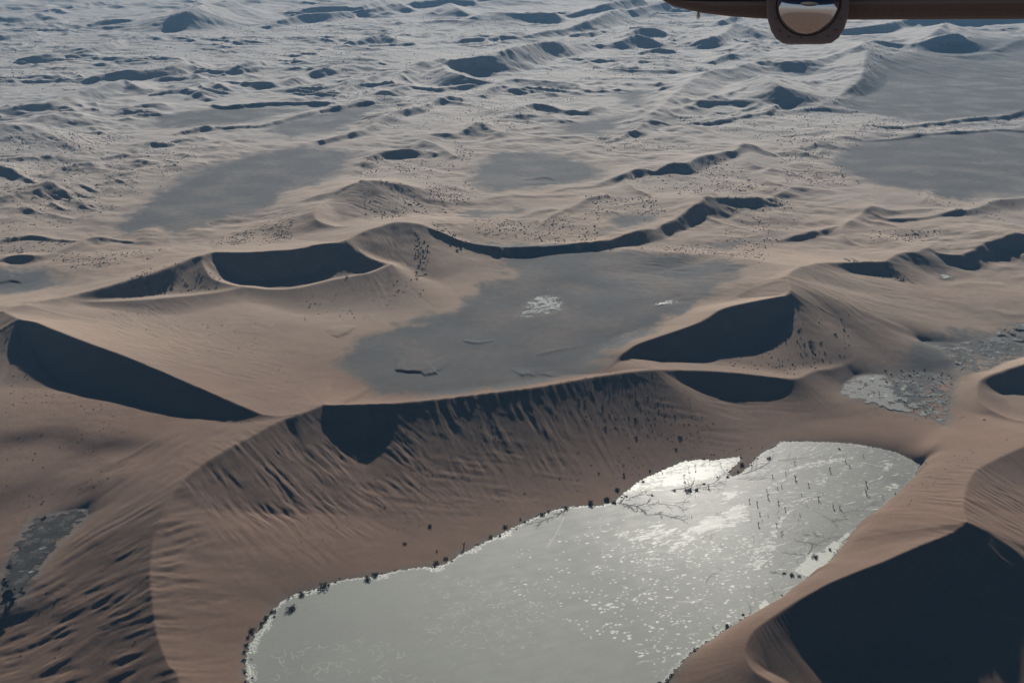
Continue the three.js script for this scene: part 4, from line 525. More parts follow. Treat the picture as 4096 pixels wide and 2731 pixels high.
const heightAt = (x, f) => {
  const d = Math.hypot(x, f), a = Math.atan2(x, f), r = Math.min(NR - 2, find(RING, d)), c = Math.min(NC - 2, find(TURN, a));
  const s = clamp((d - RING[r]) / (RING[r + 1] - RING[r]), 0, 1), t = clamp((a - TURN[c]) / (TURN[c + 1] - TURN[c]), 0, 1), v = r * NC + c;
  return mix(mix(Y[v], Y[v + 1], t), mix(Y[v + NC], Y[v + NC + 1], t), s);
};
const greyAt = (x, f) => GREY[Math.min(NR - 1, find(RING, Math.hypot(x, f))) * NC + find(TURN, Math.atan2(x, f))];
{
  const pos = new Float32Array(NV * 3), col = new Float32Array(NV * 3), uv = new Float32Array(NV * 2);
  for (let v = 0; v < NV; v++) {
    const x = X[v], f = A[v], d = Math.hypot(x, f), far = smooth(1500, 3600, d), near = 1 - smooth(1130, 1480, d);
    pos[v * 3] = x; pos[v * 3 + 1] = Y[v]; pos[v * 3 + 2] = -f; uv[v * 2] = x / 23; uv[v * 2 + 1] = f / 23;
    const wide = noise(x / 340, f / 260), mid = noise2(x / 55, f / 30), tiny = d < 1600 ? noise(x / 7, f / 6) : noise(x / 15, f / 13);
    const t = 1 + 0.08 * wide + 0.05 * mid + 0.05 * tiny, g = GREY[v] * clamp(0.96 + 0.2 * noise2(x / 130, f / 110) + 0.08 * noise(x / 24, f / 20) + 0.06 * noise2(x / 8, f / 7) + 0.12 * wide, 0, 1);
    const sandR = mix(mix(0.315, 0.44, far), 0.19, near), sandG = mix(mix(0.243, 0.425, far), 0.128, near), sandB = mix(mix(0.192, 0.415, far), 0.095, near);  // distance haze painted into the far colour, shade and vignette into the near
    const stone = 1 + 0.07 * noise2(x / 150 + 7, f / 120) + 0.05 * noise(x / 31, f / 26) + 0.06 * tiny;
    const crust = RIM[v] < 16 ? (1 - smooth(2, 9 + 6 * noise(x / 25, f / 25), RIM[v])) * clamp(0.6 + 0.7 * noise2(x / 5, f / 4), 0, 1) : 0;
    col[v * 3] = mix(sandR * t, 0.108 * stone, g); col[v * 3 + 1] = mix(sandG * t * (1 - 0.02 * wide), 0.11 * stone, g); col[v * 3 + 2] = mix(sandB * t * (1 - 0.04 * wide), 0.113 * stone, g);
    if (crust > 0) { col[v * 3] = mix(col[v * 3], 0.17, crust); col[v * 3 + 1] = mix(col[v * 3 + 1], 0.155, crust); col[v * 3 + 2] = mix(col[v * 3 + 2], 0.14, crust); }
  }
  const index = new Uint32Array((NR - 1) * (NC - 1) * 6);
  let k = 0;
  for (let r = 0; r + 1 < NR; r++) for (let c = 0; c + 1 < NC; c++) {
    const v = r * NC + c;
    index[k++] = v; index[k++] = v + 1; index[k++] = v + NC; index[k++] = v + 1; index[k++] = v + NC + 1; index[k++] = v + NC;
  }
  const g = new THREE.BufferGeometry();
  g.setAttribute('position', new THREE.BufferAttribute(pos, 3)); g.setAttribute('color', new THREE.BufferAttribute(col, 3)); g.setAttribute('uv', new THREE.BufferAttribute(uv, 2));
  g.setIndex(new THREE.BufferAttribute(index, 1)); g.computeVertexNormals();
  const N = 512, grain = new Uint8Array(N * N * 4);
  for (let j = 0; j < N; j++) for (let i = 0; i < N; i++) {          // tiling grain and wind ripples
    const a = (i / N) * 2 * Math.PI, b = (j / N) * 2 * Math.PI, u = Math.cos(a), w = Math.sin(a), p = Math.cos(b), q = Math.sin(b);
    const n = 0.5 + 0.25 * noise(u * 4 + p * 5, w * 4 + q * 5) + 0.2 * noise2(u * 11 + q * 13 + 3, w * 11 + p * 13) + 0.1 * (rnd() - 0.5);
    grain.fill(clamp(n, 0, 1) * 255, (j * N + i) * 4, (j * N + i) * 4 + 3); grain[(j * N + i) * 4 + 3] = 255;
  }
  const bump = new THREE.DataTexture(grain, N, N); bump.wrapS = bump.wrapT = THREE.RepeatWrapping; bump.magFilter = THREE.LinearFilter; bump.needsUpdate = true;
  const m = new THREE.MeshPhysicalMaterial({ vertexColors: true, roughness: 0.95, specularIntensity: 0.25, bumpMap: bump, bumpScale: 0.22 });
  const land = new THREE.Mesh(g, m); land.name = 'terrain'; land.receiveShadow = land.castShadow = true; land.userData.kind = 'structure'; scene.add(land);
  tag(land, 'tan sand dunes with grey gravel floors between them reaching to the horizon', 'desert');
  console.log('land', NR, NC, index.length / 3);
}

// ---------- clay pans: thin sheets of cracked clay with white crust ----------
const PAN_LOOK = {
  main: ['pale grey-white clay pan with glaring crust at the foot of the long dune', [0.175, 0.192, 0.177], 0.66, 5],
  right: ['broken grey clay pan with dark brush and white crust right of the long dune', [0.165, 0.175, 0.168], 0.7, 2],
  edge: ['patchy grey clay flats at the right edge behind the crescent dune', [0.165, 0.173, 0.167], 0.7, 2],
  left: ['dark grey clay pan at the foot of the streaked slope, lower left', [0.075, 0.073, 0.07], 0.95, 2],
  floor: ['pale bluish clay patch on the grey gravel floor', [0.22, 0.245, 0.252], 0.75, 1.6],
  white: ['small bright white clay patch on the grey floor beside the black dune face', [0.75, 0.78, 0.78], 0.95, 1.2],
  small: ['small pale clay patch in the hollow of the far right bowl', [0.45, 0.5, 0.5], 0.8, 1.2],
};
const srgb = (v) => 255 * (v <= 0.0031308 ? v * 12.92 : 1.055 * Math.pow(v, 1 / 2.4) - 0.055);
for (const P of PANS) {
  const [label, clay, cover, fringe] = PAN_LOOK[P.kind], main = P.kind === 'main', pad = main ? 8 : 5, b = box(P.poly), x0 = b[0] - pad, f0 = b[1] - pad, w = b[2] - b[0] + 2 * pad, d = b[3] - b[1] + 2 * pad;
  const scale = main ? Math.min(2048 / w, 2048 / d) : Math.min(5, 900 / Math.max(w, d)), cw = Math.floor(w * scale), ch = Math.floor(d * scale);
  const layer = () => { const c = document.createElement('canvas'); c.width = cw; c.height = ch; const g = c.getContext('2d'); g.fillStyle = '#000'; g.fillRect(0, 0, cw, ch); g.lineCap = g.lineJoin = 'round'; return g; };
  const U = (x) => (x - x0) * scale, V = (f) => (f0 + d - f) * scale;                 // canvas top = far side
  const trace = (g, pts, jitter = 0, close = true) => { g.beginPath(); pts.forEach(([x, f], i) => g[i ? 'lineTo' : 'moveTo'](U(x + jitter * (rnd() - 0.5)), V(f + jitter * (rnd() - 0.5)))); if (close) g.closePath(); };
  const white = layer(), dark = layer(), soft = layer();
  const shape = { patch: [], streak: [], field: [], dots: [], squiggles: [], rill: [], track: [] };
  if (main) for (const m of MARKS) shape[m.kind].push(m);
  const pick = (poly) => { const q = box(poly); for (let i = 0; i < 40; i++) { const x = mix(q[0], q[2], rnd()), f = mix(q[1], q[3], rnd()); if (inside(poly, x, f)) return [x, f]; } return poly[0]; };
  const blob = (g, x, f, r, stretch, turn) => { g.beginPath(); const ph = rnd() * 9; for (let i = 0; i <= 14; i++) { const t = (i / 14) * 2 * Math.PI, q = r * (0.8 + 0.35 * noise(ph + Math.cos(t), Math.sin(t))), a = Math.cos(t) * q * stretch, c = Math.sin(t) * q; g[i ? 'lineTo' : 'moveTo'](U(x + a * Math.cos(turn) - c * Math.sin(turn)), V(f + a * Math.sin(turn) + c * Math.cos(turn))); } g.fill(); };
  for (const m of shape.patch) { soft.fillStyle = m.more[0] ? '#ffffff' : '#909090'; trace(soft, m.poly, 2); soft.fill(); }
  for (const m of shape.streak) { soft.fillStyle = '#8c8c8c'; trace(soft, m.poly, 3); soft.fill(); }
  if (main) { const small = document.createElement('canvas'); small.width = Math.ceil(cw / 9); small.height = Math.ceil(ch / 9); const g = small.getContext('2d'); g.drawImage(soft.canvas, 0, 0, small.width, small.height); soft.imageSmoothingEnabled = true; soft.drawImage(small, 0, 0, cw, ch); }
  const strand = (x, f, len, wide, v) => { let a = 0.33 + 0.25 * noise(x / 70, f / 70); white.strokeStyle = `rgb(${v},${v},${v})`; for (let k = 0; k < 8; k++) { white.lineWidth = Math.max(0.5, wide * scale * (0.35 + 0.9 * Math.sin((k + 0.6) / 8 * 3.1)) * (0.6 + 0.8 * rnd())); white.beginPath(); white.moveTo(U(x), V(f)); a += (rnd() - 0.5) * 0.5; x += Math.cos(a) * len / 8; f += Math.sin(a) * len / 8; white.lineTo(U(x), V(f)); white.stroke(); } };
  if (main) for (let i = 0; i < 900; i++) { const [x, f] = pick(P.poly); const east = smooth(60, 260, x) * (0.35 + 0.65 * smooth(-0.1, 0.5, noise(x / 55 + 9, f / 40))); if (rnd() < east) strand(x, f, 6 + 26 * rnd() * rnd(), 0.3 + 1.5 * rnd() * rnd(), Math.floor(90 + 165 * rnd())); }
  for (const m of shape.field) { const [n, len, wide] = m.more; for (let i = 0; i < n * 1.8; i++) { const [x, f] = pick(m.poly); if (noise(x / 28 + 50, f / 20) < -0.1 - 0.4 * rnd()) continue; const v = Math.floor(120 + 135 * rnd()); white.fillStyle = `rgb(${v},${v},${v})`; blob(white, x, f, wide * (0.4 + rnd() * rnd() * 1.4), (len / wide) * (0.3 + 0.5 * rnd()), 0.36 + 0.3 * noise(x / 60, f / 60)); } }
  for (const m of shape.dots) { const [n, r] = m.more; white.fillStyle = '#fff'; for (let i = 0; i < n; i++) { const [x, f] = pick(m.poly); if (noise2(x / 22, f / 22) < -0.25) continue; blob(white, x, f, r * (0.4 + 0.8 * rnd() * rnd()), 1.2 + 0.9 * rnd(), 0.5 * rnd()); } }
  for (const m of shape.squiggles) { const [n, len] = m.more; for (let i = 0; i < n; i++) { let [x, f] = pick(m.poly), a = rnd() * 7, c = (rnd() - 0.5) * 1.2; const v = Math.floor(40 + 80 * rnd()); white.strokeStyle = `rgb(${v},${v},${v})`; white.lineWidth = (0.35 + 0.4 * rnd()) * scale; white.beginPath(); white.moveTo(U(x), V(f)); for (let k = 0; k < 4 + rnd() * 6; k++) { a += c + (rnd() - 0.5); x += Math.cos(a) * len * 0.22; f += Math.sin(a) * len * 0.22; white.lineTo(U(x), V(f)); } white.stroke(); } }
  for (const m of shape.track) { white.strokeStyle = '#303030'; white.lineWidth = 2.2 * scale; trace(white, m.poly, 0, false); white.stroke(); }
  const rill = (x, f, a, len, wide, depth) => {                                          // branching run-off lines
    dark.lineWidth = Math.max(0.6, wide * scale); const v = depth > 1 ? 235 : 190; dark.strokeStyle = `rgb(${v},${v},${v})`; dark.beginPath(); dark.moveTo(U(x), V(f));
    const kids = []; for (let k = 0; k < 7; k++) { a += (rnd() - 0.5) * 0.5; x += (Math.cos(a) * len) / 7; f += (Math.sin(a) * len) / 7; dark.lineTo(U(x), V(f)); if (depth > 0 && rnd() < 0.5) kids.push([x, f, a + (rnd() < 0.5 ? -1 : 1) * (0.4 + 0.4 * rnd())]); }
    dark.stroke(); for (const q of kids) rill(q[0], q[1], q[2], len * 0.5, wide * 0.65, depth - 1);
  };
  for (const m of shape.rill) for (let i = 0; i + 1 < m.poly.length; i++) {
    const [ax, af] = m.poly[i], [bx, bf] = m.poly[i + 1], a = Math.atan2(bf - af, bx - ax), L = Math.hypot(bx - ax, bf - af);
    rill(ax, af, a, L * 0.8, 1.2 - 0.2 * i, 2);
    for (let k = 0; k < 3; k++) { const t = rnd(); rill(mix(ax, bx, t), mix(af, bf, t), a + (rnd() - 0.5) * 1.3, L * 0.35, 0.5, 1); }
  }
  if (main) for (let i = 0; i < 260; i++) { const [x, f] = pick(P.poly); if (x < 180 || rnd() < 0.3) continue; rill(x, f, 0.6 + 0.9 * rnd(), 5 + 9 * rnd(), 0.4, 1); }   // twigs and cracks among the trees
  if (!main) {
    const area = w * d, lots = P.kind === 'right' || P.kind === 'edge';
    for (let i = 0; i < area / (lots ? 55 : 90); i++) { const [x, f] = pick(P.poly), east = P.kind === 'right' ? smooth(b[0] + w * 0.35, b[0] + w * 0.6, x) : 0.6; const v = Math.floor(70 + 185 * rnd() * rnd()); white.fillStyle = `rgb(${v},${v},${v})`; if (rnd() < (lots ? 0.16 : P.kind === 'left' || P.kind === 'floor' ? 0.12 : 0.5)) blob(white, x, f, 0.4 + rnd() * rnd() * 2.4, 1.5 + 2 * rnd(), 0.3 * rnd()); if (rnd() < east * 1.5) rill(x, f, 0.1 + 0.7 * rnd(), 4 + 14 * rnd(), 0.9, 1); }
  }
  const wm = white.getImageData(0, 0, cw, ch).data, sm = soft.getImageData(0, 0, cw, ch).data, dm = dark.getImageData(0, 0, cw, ch).data;
  const map = new Uint8Array(cw * ch * 4), rough = new Uint8Array(cw * ch * 4);
  for (let j = 0; j < ch; j++) for (let i = 0; i < cw; i++) {
    const x = x0 + (i + 0.5) / scale, f = f0 + d - (j + 0.5) / scale, k = ((ch - 1 - j) * cw + i) * 4, s = (j * cw + i) * 4;
    let e = edgeDistance(P.poly, x, f);
    const edge = e + 1.6 * noise(x / 6, f / 6) + 0.9 * noise2(x / 2, f / 2) + (main ? 0 : 2 * noise2(x / 14 + 5, f / 14));
    let on = edge > 0;
    const patch = noise(x / 24 + 11, f / 22) + 0.55 * noise2(x / 8, f / 7) + 0.35 * noise(x / 2.6, f / 2.3);
    if (!main && (P.kind === 'right' || P.kind === 'edge')) { const solid = P.kind === 'right' ? 1 - smooth(b[0] + w * 0.3, b[0] + w * 0.5, x) : 0; on = on && patch > mix(0.15, -0.7, solid); }
    if (P.kind === 'floor') on = on && patch > -0.45 + 0.5 * smooth(10, 0, e);
    else if (!main) on = on && edge + 5 * patch > 3;
    const wide = noise(x / 110, f / 95), mid = noise2(x / 27, f / 24), tiny = noise(x / 1.7, f / 1.5);
    const al = x * 0.945 + f * 0.325, ac = f * 0.945 - x * 0.325, sheen = main ? noise(al / 70, ac / 11) * 0.6 + noise2(al / 26 + 3, ac / 4.5) * 0.4 : 0;
    let t = 1 + 0.05 * sheen + 0.12 * wide + 0.04 * mid + 0.05 * tiny + 0.04 * noise2(x / 6, f / 5), wgt = wm[s] / 255, dk = dm[s] / 255;
    const haze = sm[s] / 255;
    wgt = Math.max(wgt * clamp(0.85 + 0.4 * noise2(x / 2.4 + 4, f / 2), 0, 1), haze > 0.02 ? 0.72 * smooth(0.42, 0.74, haze + 0.3 * noise2(x / 11 + 4, f / 8) + 0.24 * noise(x / 4, f / 3) + 0.12 * noise2(x / 1.5, f / 1.2)) : 0);
    if (main) {
      const north = smooth(-60, 40, x * -0.3 + (f - 700) * 0.6 + 60), wideRim = fringe * (x < 0 ? 0.5 + 1.3 * smooth(-0.3, 0.6, noise(x / 38 + 2, f / 38)) : 0.5), rim = (1 - smooth(0.6 * wideRim, wideRim + 1, edge)) * (x < 190 ? 1 : 0.4) * north;
      wgt = Math.max(wgt, 0.85 * rim * clamp(0.6 + 1.0 * noise2(x / 3, f / 2.4), 0, 1));
      const lace = smooth(0.6, 0.85, noise(x / 15 + 3, f / 5.5) * 0.6 + noise2(x / 5, f / 2.4) * 0.6); if (x > 120) wgt = Math.max(wgt, 0.5 * lace);
      dk = Math.max(dk, 0.4 * smooth(0.5, 0.8, noise2(x / 12 + 30, f / 3.6) * 0.7 + noise(x / 3, f / 2) * 0.5) * smooth(170, 290, x));
    } else if (P.kind === 'left') { t *= 0.7 + 0.75 * smooth(-0.1, 0.8, noise(x / 22, f / 19) + 0.5 * noise2(x / 5, f / 4.4)); dk = Math.max(dk, 0.6 * smooth(0.25, 0.7, noise2(x / 7, f / 6) + 0.4 * noise(x / 2.4, f / 2)) * (1 - smooth(0, 12, e))); }
    else { dk = Math.max(dk, 0.35 * smooth(0.35, 0.8, noise2(x / 9 + 30, f / 4) + 0.4 * tiny)); }
    if (main) t *= mix(1, 0.62, smooth(190, 330, x + 0.3 * noise(x / 60, f / 60) * 100));
    for (let q = 0; q < 3; q++) { let c = clay[q] * t; c = mix(c, [0.6, 0.63, 0.59][q], wgt); c = mix(c, [0.035, 0.035, 0.034][q], dk * 0.92); map[k + q] = clamp(srgb(clamp(c, 0, 0.85)), 0, 255); }
    map[k + 3] = on ? 255 : 0;
    rough.fill(255 * clamp(cover + 0.025 * sheen + 0.02 * wide + 0.015 * mid - 0.06 * wgt + 0.3 * dk - (main ? 0.17 * smooth(60, 300, x + 0.3 * (f - 800)) : 0), 0.35, 1), k, k + 3); rough[k + 3] = 255;
  }
  const tex = (data, color) => { const t = new THREE.DataTexture(data, cw, ch); t.magFilter = THREE.LinearFilter; t.minFilter = THREE.LinearFilter; if (color) t.colorSpace = THREE.SRGBColorSpace; t.needsUpdate = true; return t; };
  const m = new THREE.MeshPhysicalMaterial({ map: tex(map, true), roughnessMap: tex(rough), roughness: 1, alphaTest: 0.5, specularIntensity: main ? 0.7 : P.kind === 'left' ? 0.15 : 0.4 });
  const g = new THREE.PlaneGeometry(w, d, Math.ceil(w / 12), Math.ceil(d / 12)); g.rotateX(-Math.PI / 2);
  const o = new THREE.Mesh(g, m); o.position.set(x0 + w / 2, PAN_LEVEL[P.kind] - (main ? 0 : 0.02), -(f0 + d / 2)); o.receiveShadow = true;
  o.name = numbered('clay_pan'); o.userData.kind = 'structure'; tag(o, label, 'clay pan'); scene.add(o);
}

// ---------- plants ----------
const BARK = new THREE.MeshStandardMaterial({ color: new THREE.Color().setRGB(0.035, 0.03, 0.026), roughness: 0.95 });
const WOOD = new THREE.MeshStandardMaterial({ color: new THREE.Color().setRGB(0.028, 0.024, 0.02), roughness: 0.95 });
const LEAF = [[0.05, 0.055, 0.03], [0.06, 0.06, 0.035], [0.045, 0.042, 0.028]].map((c) => new THREE.MeshPhysicalMaterial({ color: new THREE.Color().setRGB(...c), roughness: 0.9, side: THREE.DoubleSide }));
function limb(points, r0, r1, sides = 5) {             // a tapered, bent limb
  const curve = new THREE.CatmullRomCurve3(points), n = points.length * 2, g = new THREE.TubeGeometry(curve, n, 1, sides, false), p = g.attributes.position;
  for (let i = 0; i <= n; i++) { const c = curve.getPointAt(i / n), r = mix(r0, r1, i / n); for (let j = 0; j <= sides; j++) { const k = i * (sides + 1) + j; p.setXYZ(k, c.x + (p.getX(k) - c.x) * r, c.y + (p.getY(k) - c.y) * r, c.z + (p.getZ(k) - c.z) * r); } }
  g.computeVertexNormals(); return g;
}
const V3 = (x, y, z) => new THREE.Vector3(x, y, z);
function leaves(count, size, where) {                  // many small leaf clumps, three faces each
  const pos = [];
  for (let i = 0; i < count; i++) {
    const c = where();
    for (let k = 0; k < 2; k++) {
      const a = V3(rnd() - 0.5, rnd() - 0.5, rnd() - 0.5).normalize().multiplyScalar(size * (0.6 + 0.7 * rnd())), b = V3(rnd() - 0.5, rnd() - 0.5, rnd() - 0.5).cross(a).normalize().multiplyScalar(size * (0.4 + 0.5 * rnd()));
      const q = [c.clone().sub(a), c.clone().add(b), c.clone().add(a), c.clone().sub(b)];
      for (const j of [0, 1, 2, 0, 2, 3]) pos.push(q[j].x, q[j].y, q[j].z);
    }
  }
  const g = new THREE.BufferGeometry(); g.setAttribute('position', new THREE.Float32BufferAttribute(pos, 3)); g.computeVertexNormals(); return g;
}
function group(name) { const o = new THREE.Group(); o.name = numbered(name); return o; }
function part(name, g, m, parent) { const o = new THREE.Mesh(g, m); o.name = name; o.castShadow = o.receiveShadow = true; parent.add(o); return o; }
function copyOf(o, name) { const c = o.clone(); c.name = numbered(name); return c; }
function place(o, x, f, size, level) { o.position.set(x, level ?? heightAt(x, f), -f); o.scale.setScalar(size); o.rotation.y = rnd() * 6.28; scene.add(o); return o; }
// dead trees one metre high, placed at their real height
function makeDead(fork) {
  const o = new THREE.Group(); o.name = 'dead_tree';
  const lean = (rnd() - 0.5) * 0.25, top = fork ? 0.42 : 0.6;
  part('trunk', limb([V3(0, -0.03, 0), V3(lean * 0.3, top * 0.35, 0.02), V3(lean * 0.7, top * 0.7, -0.01), V3(lean, top, 0)], 0.11, 0.06, 6), WOOD, o);
  const n = fork ? 5 : 4;
  for (let i = 0; i < n; i++) {
    const a = (i / n) * 6.28 + rnd(), y = top * (0.5 + 0.5 * (i / (n - 1))), out = (fork ? 0.3 : 0.2) * (0.7 + 0.6 * rnd()), up = Math.max(0.2, 1 - y - rnd() * 0.25), x = lean * (y / top);
    const br = part('branch', limb([V3(x, y, 0), V3(x + Math.cos(a) * out * 0.5, y + up * 0.3, Math.sin(a) * out * 0.5), V3(x + Math.cos(a) * out * 0.9, y + up * 0.65, Math.sin(a) * out * 0.9), V3(x + Math.cos(a + 0.5) * out * 1.2, y + up, Math.sin(a + 0.5) * out * 1.2)], 0.055, 0.02, 5), WOOD, o);
    const tw = []; for (let k = 0; k < 3; k++) { const q = 0.35 + 0.25 * k, bx = x + Math.cos(a) * out * q, by = y + up * q * 0.75, bz = Math.sin(a) * out * q, b2 = a + (rnd() - 0.5) * 3; tw.push(limb([V3(bx, by, bz), V3(bx + Math.cos(b2) * 0.08, by + 0.07, bz + Math.sin(b2) * 0.08), V3(bx + Math.cos(b2) * 0.13, by + 0.17, bz + Math.sin(b2) * 0.13)], 0.022, 0.01, 4)); }
    part('twig', mergeGeometries(tw), WOOD, br);
  }
  return o;
}
const deadKinds = [makeDead(true), makeDead(false), makeDead(true), makeDead(false)];
const NTH = 'leftmost,second,third,fourth,fifth,sixth,seventh,eighth,ninth,tenth,eleventh,twelfth,thirteenth'.split(',');
const waiting = {};
function later(o, x, f, what, where, category, group) { (waiting[group] ??= []).push({ o, x, f, what, where, category }); }
function nameRows() {                                                  // rows by distance, then counted from the left
  for (const [group, list] of Object.entries(waiting)) {
    list.sort((a, b) => a.f - b.f);
    const rows = Math.ceil(list.length / 10), size = Math.ceil(list.length / rows), names = rows === 1 ? [''] : rows === 2 ? ['nearer row', 'farther row'] : rows === 3 ? ['nearest row', 'middle row', 'farthest row'] : ['nearest row', 'second row', 'third row', 'farthest row', 'backmost row'];
    for (let r = 0; r < rows; r++) list.slice(r * size, (r + 1) * size).sort((a, b) => a.x / a.f - b.x / b.f).forEach((q, i) => tag(q.o, `${q.what}, ${NTH[i]}${i ? ' from left' : ''}${names[r] ? ' in ' + names[r] : ''} ${q.where}`, q.category, group));
  }
}
DEAD.forEach(([x, f, h], i) => {
  const o = place(copyOf(deadKinds[i % 4], 'dead_tree'), x, f, h * 1.2, heightAt(x, f));
  const onPan = inside(PANS[0].poly, x, f);
  if (f > 1060 || x > 470) later(o, x, f, 'bare black dead tree', 'on the broken right clay', 'dead tree', 'dead trees on the right clay');
  else if (!onPan && x < 60) tag(o, 'lone bare dead tree on the sand above the pan edge', 'dead tree');
  else if (!onPan) later(o, x, f, 'bare dead tree', 'on sand beside the pan', 'dead tree', 'dead trees on sand beside the pan');
  else later(o, x, f, 'slim dead tree', 'on the white pan', 'dead tree', 'dead trees on the white pan');
});
function makeThorn() {
  const o = new THREE.Group(); o.name = 'camelthorn_tree';
  part('trunk', mergeGeometries([limb([V3(0, -0.03, 0), V3(0.03, 0.25, 0), V3(0.0, 0.5, 0.02)], 0.05, 0.035, 6), limb([V3(0, 0.45, 0.02), V3(-0.12, 0.62, 0.05), V3(-0.22, 0.75, 0.05)], 0.03, 0.015), limb([V3(0, 0.45, 0.02), V3(0.12, 0.62, -0.05), V3(0.24, 0.78, -0.1)], 0.03, 0.015), limb([V3(0, 0.47, 0), V3(0.02, 0.65, 0.1), V3(0.0, 0.8, 0.2)], 0.028, 0.012)]), BARK, o);
  const heads = [[-0.2, 0.8, 0.05, 0.22], [0.22, 0.82, -0.1, 0.23], [0, 0.85, 0.18, 0.2], [0.03, 0.9, -0.02, 0.22]];
  part('crown', leaves(150, 0.035, () => { const q = heads[Math.floor(rnd() * 4)], v = V3(rnd() - 0.5, rnd() - 0.5, rnd() - 0.5).normalize().multiplyScalar(Math.pow(rnd(), 0.45)); return V3(q[0] + v.x * q[3], q[1] + v.y * q[3] * 0.5, q[2] + v.z * q[3]); }), LEAF[0], o);
  return o;
}
const thorn = makeThorn();
const thornLabels = ['upper left dark-crowned tree of the pair on the white crust patch', 'right-hand dark-crowned tree of the pair on the white crust patch', 'tallest dark-crowned tree, nearest of those on the white crust patch', 'dark-crowned tree at the back edge of the white crust patch', 'dark-crowned tree at the right end of the white crust patch'];
THORNS.forEach(([x, f, h], i) => tag(place(copyOf(thorn, 'camelthorn_tree'), x, f, h, heightAt(x, f)), thornLabels[i], 'tree'));
// shrubs one metre across
function makeShrub(i) {
  const o = new THREE.Group(); o.name = 'desert_shrub';
  const st = []; for (let k = 0; k < 6; k++) { const a = k * 1.05 + rnd(), r = 0.25 + 0.15 * rnd(); st.push(limb([V3(0, -0.05, 0), V3(Math.cos(a) * r * 0.5, 0.14, Math.sin(a) * r * 0.5), V3(Math.cos(a) * r, 0.3 + 0.1 * rnd(), Math.sin(a) * r)], 0.02, 0.008, 4)); }
  part('stem', mergeGeometries(st), BARK, o);
  const heads = []; for (let k = 0; k < 5; k++) { const a = k * 1.3 + rnd(), r = k ? 0.16 + 0.26 * rnd() : 0; heads.push([Math.cos(a) * r * 1.5, 0.1 + 0.16 * rnd(), Math.sin(a) * r, 0.2 + 0.13 * rnd()]); }
  part('foliage', leaves(240, 0.06, () => { const q = heads[Math.floor(rnd() * 5)], v = V3(rnd() - 0.5, rnd() - 0.5, rnd() - 0.5).normalize().multiplyScalar(Math.pow(rnd(), 0.4)); return V3(q[0] + v.x * q[3], Math.max(0.0, q[1] + v.y * q[3] * 0.9), q[2] + v.z * q[3]); }), LEAF[i % 3], o);
  return o;
}
const shrubKinds = [0, 1, 2, 3].map(makeShrub);
SHRUBS.forEach(([x, f, s], i) => {
  const o = place(copyOf(shrubKinds[i % 4], 'desert_shrub'), x, f, s * 1.1, heightAt(x, f) - 0.05), e = f < 1150 && x < 420 ? edgeDistance(PANS[0].poly, x, f) : -999;
  const put = (what, where, grp) => later(o, x, f, what, where, 'shrub', grp);
  if (e > 6) put('dark shrub', 'out on the white pan', 'shrubs on the white pan');
  else if (e > -14) put('dark shrub', 'along the pan rim', 'shrubs along the pan rim');
  else if (e > -999 && x < 330 && f < 1100 && x > -240) put('dark shrub', 'on sand above the pan', 'shrubs on the slope above the pan');
  else if (x > 430 && f < 1250) put('dark shrub', 'on the broken right clay', 'shrubs on the right clay');
  else if (x < -200 && f < 1000) put('lone shrub', 'on the streaked left slope', 'shrubs on the left slope');
  else if (f < 1420) put('dark shrub', 'behind the long dune', 'shrubs behind the long dune');
  else put('dark shrub', 'on distant dunes', 'shrubs on distant dunes');
});
nameRows();
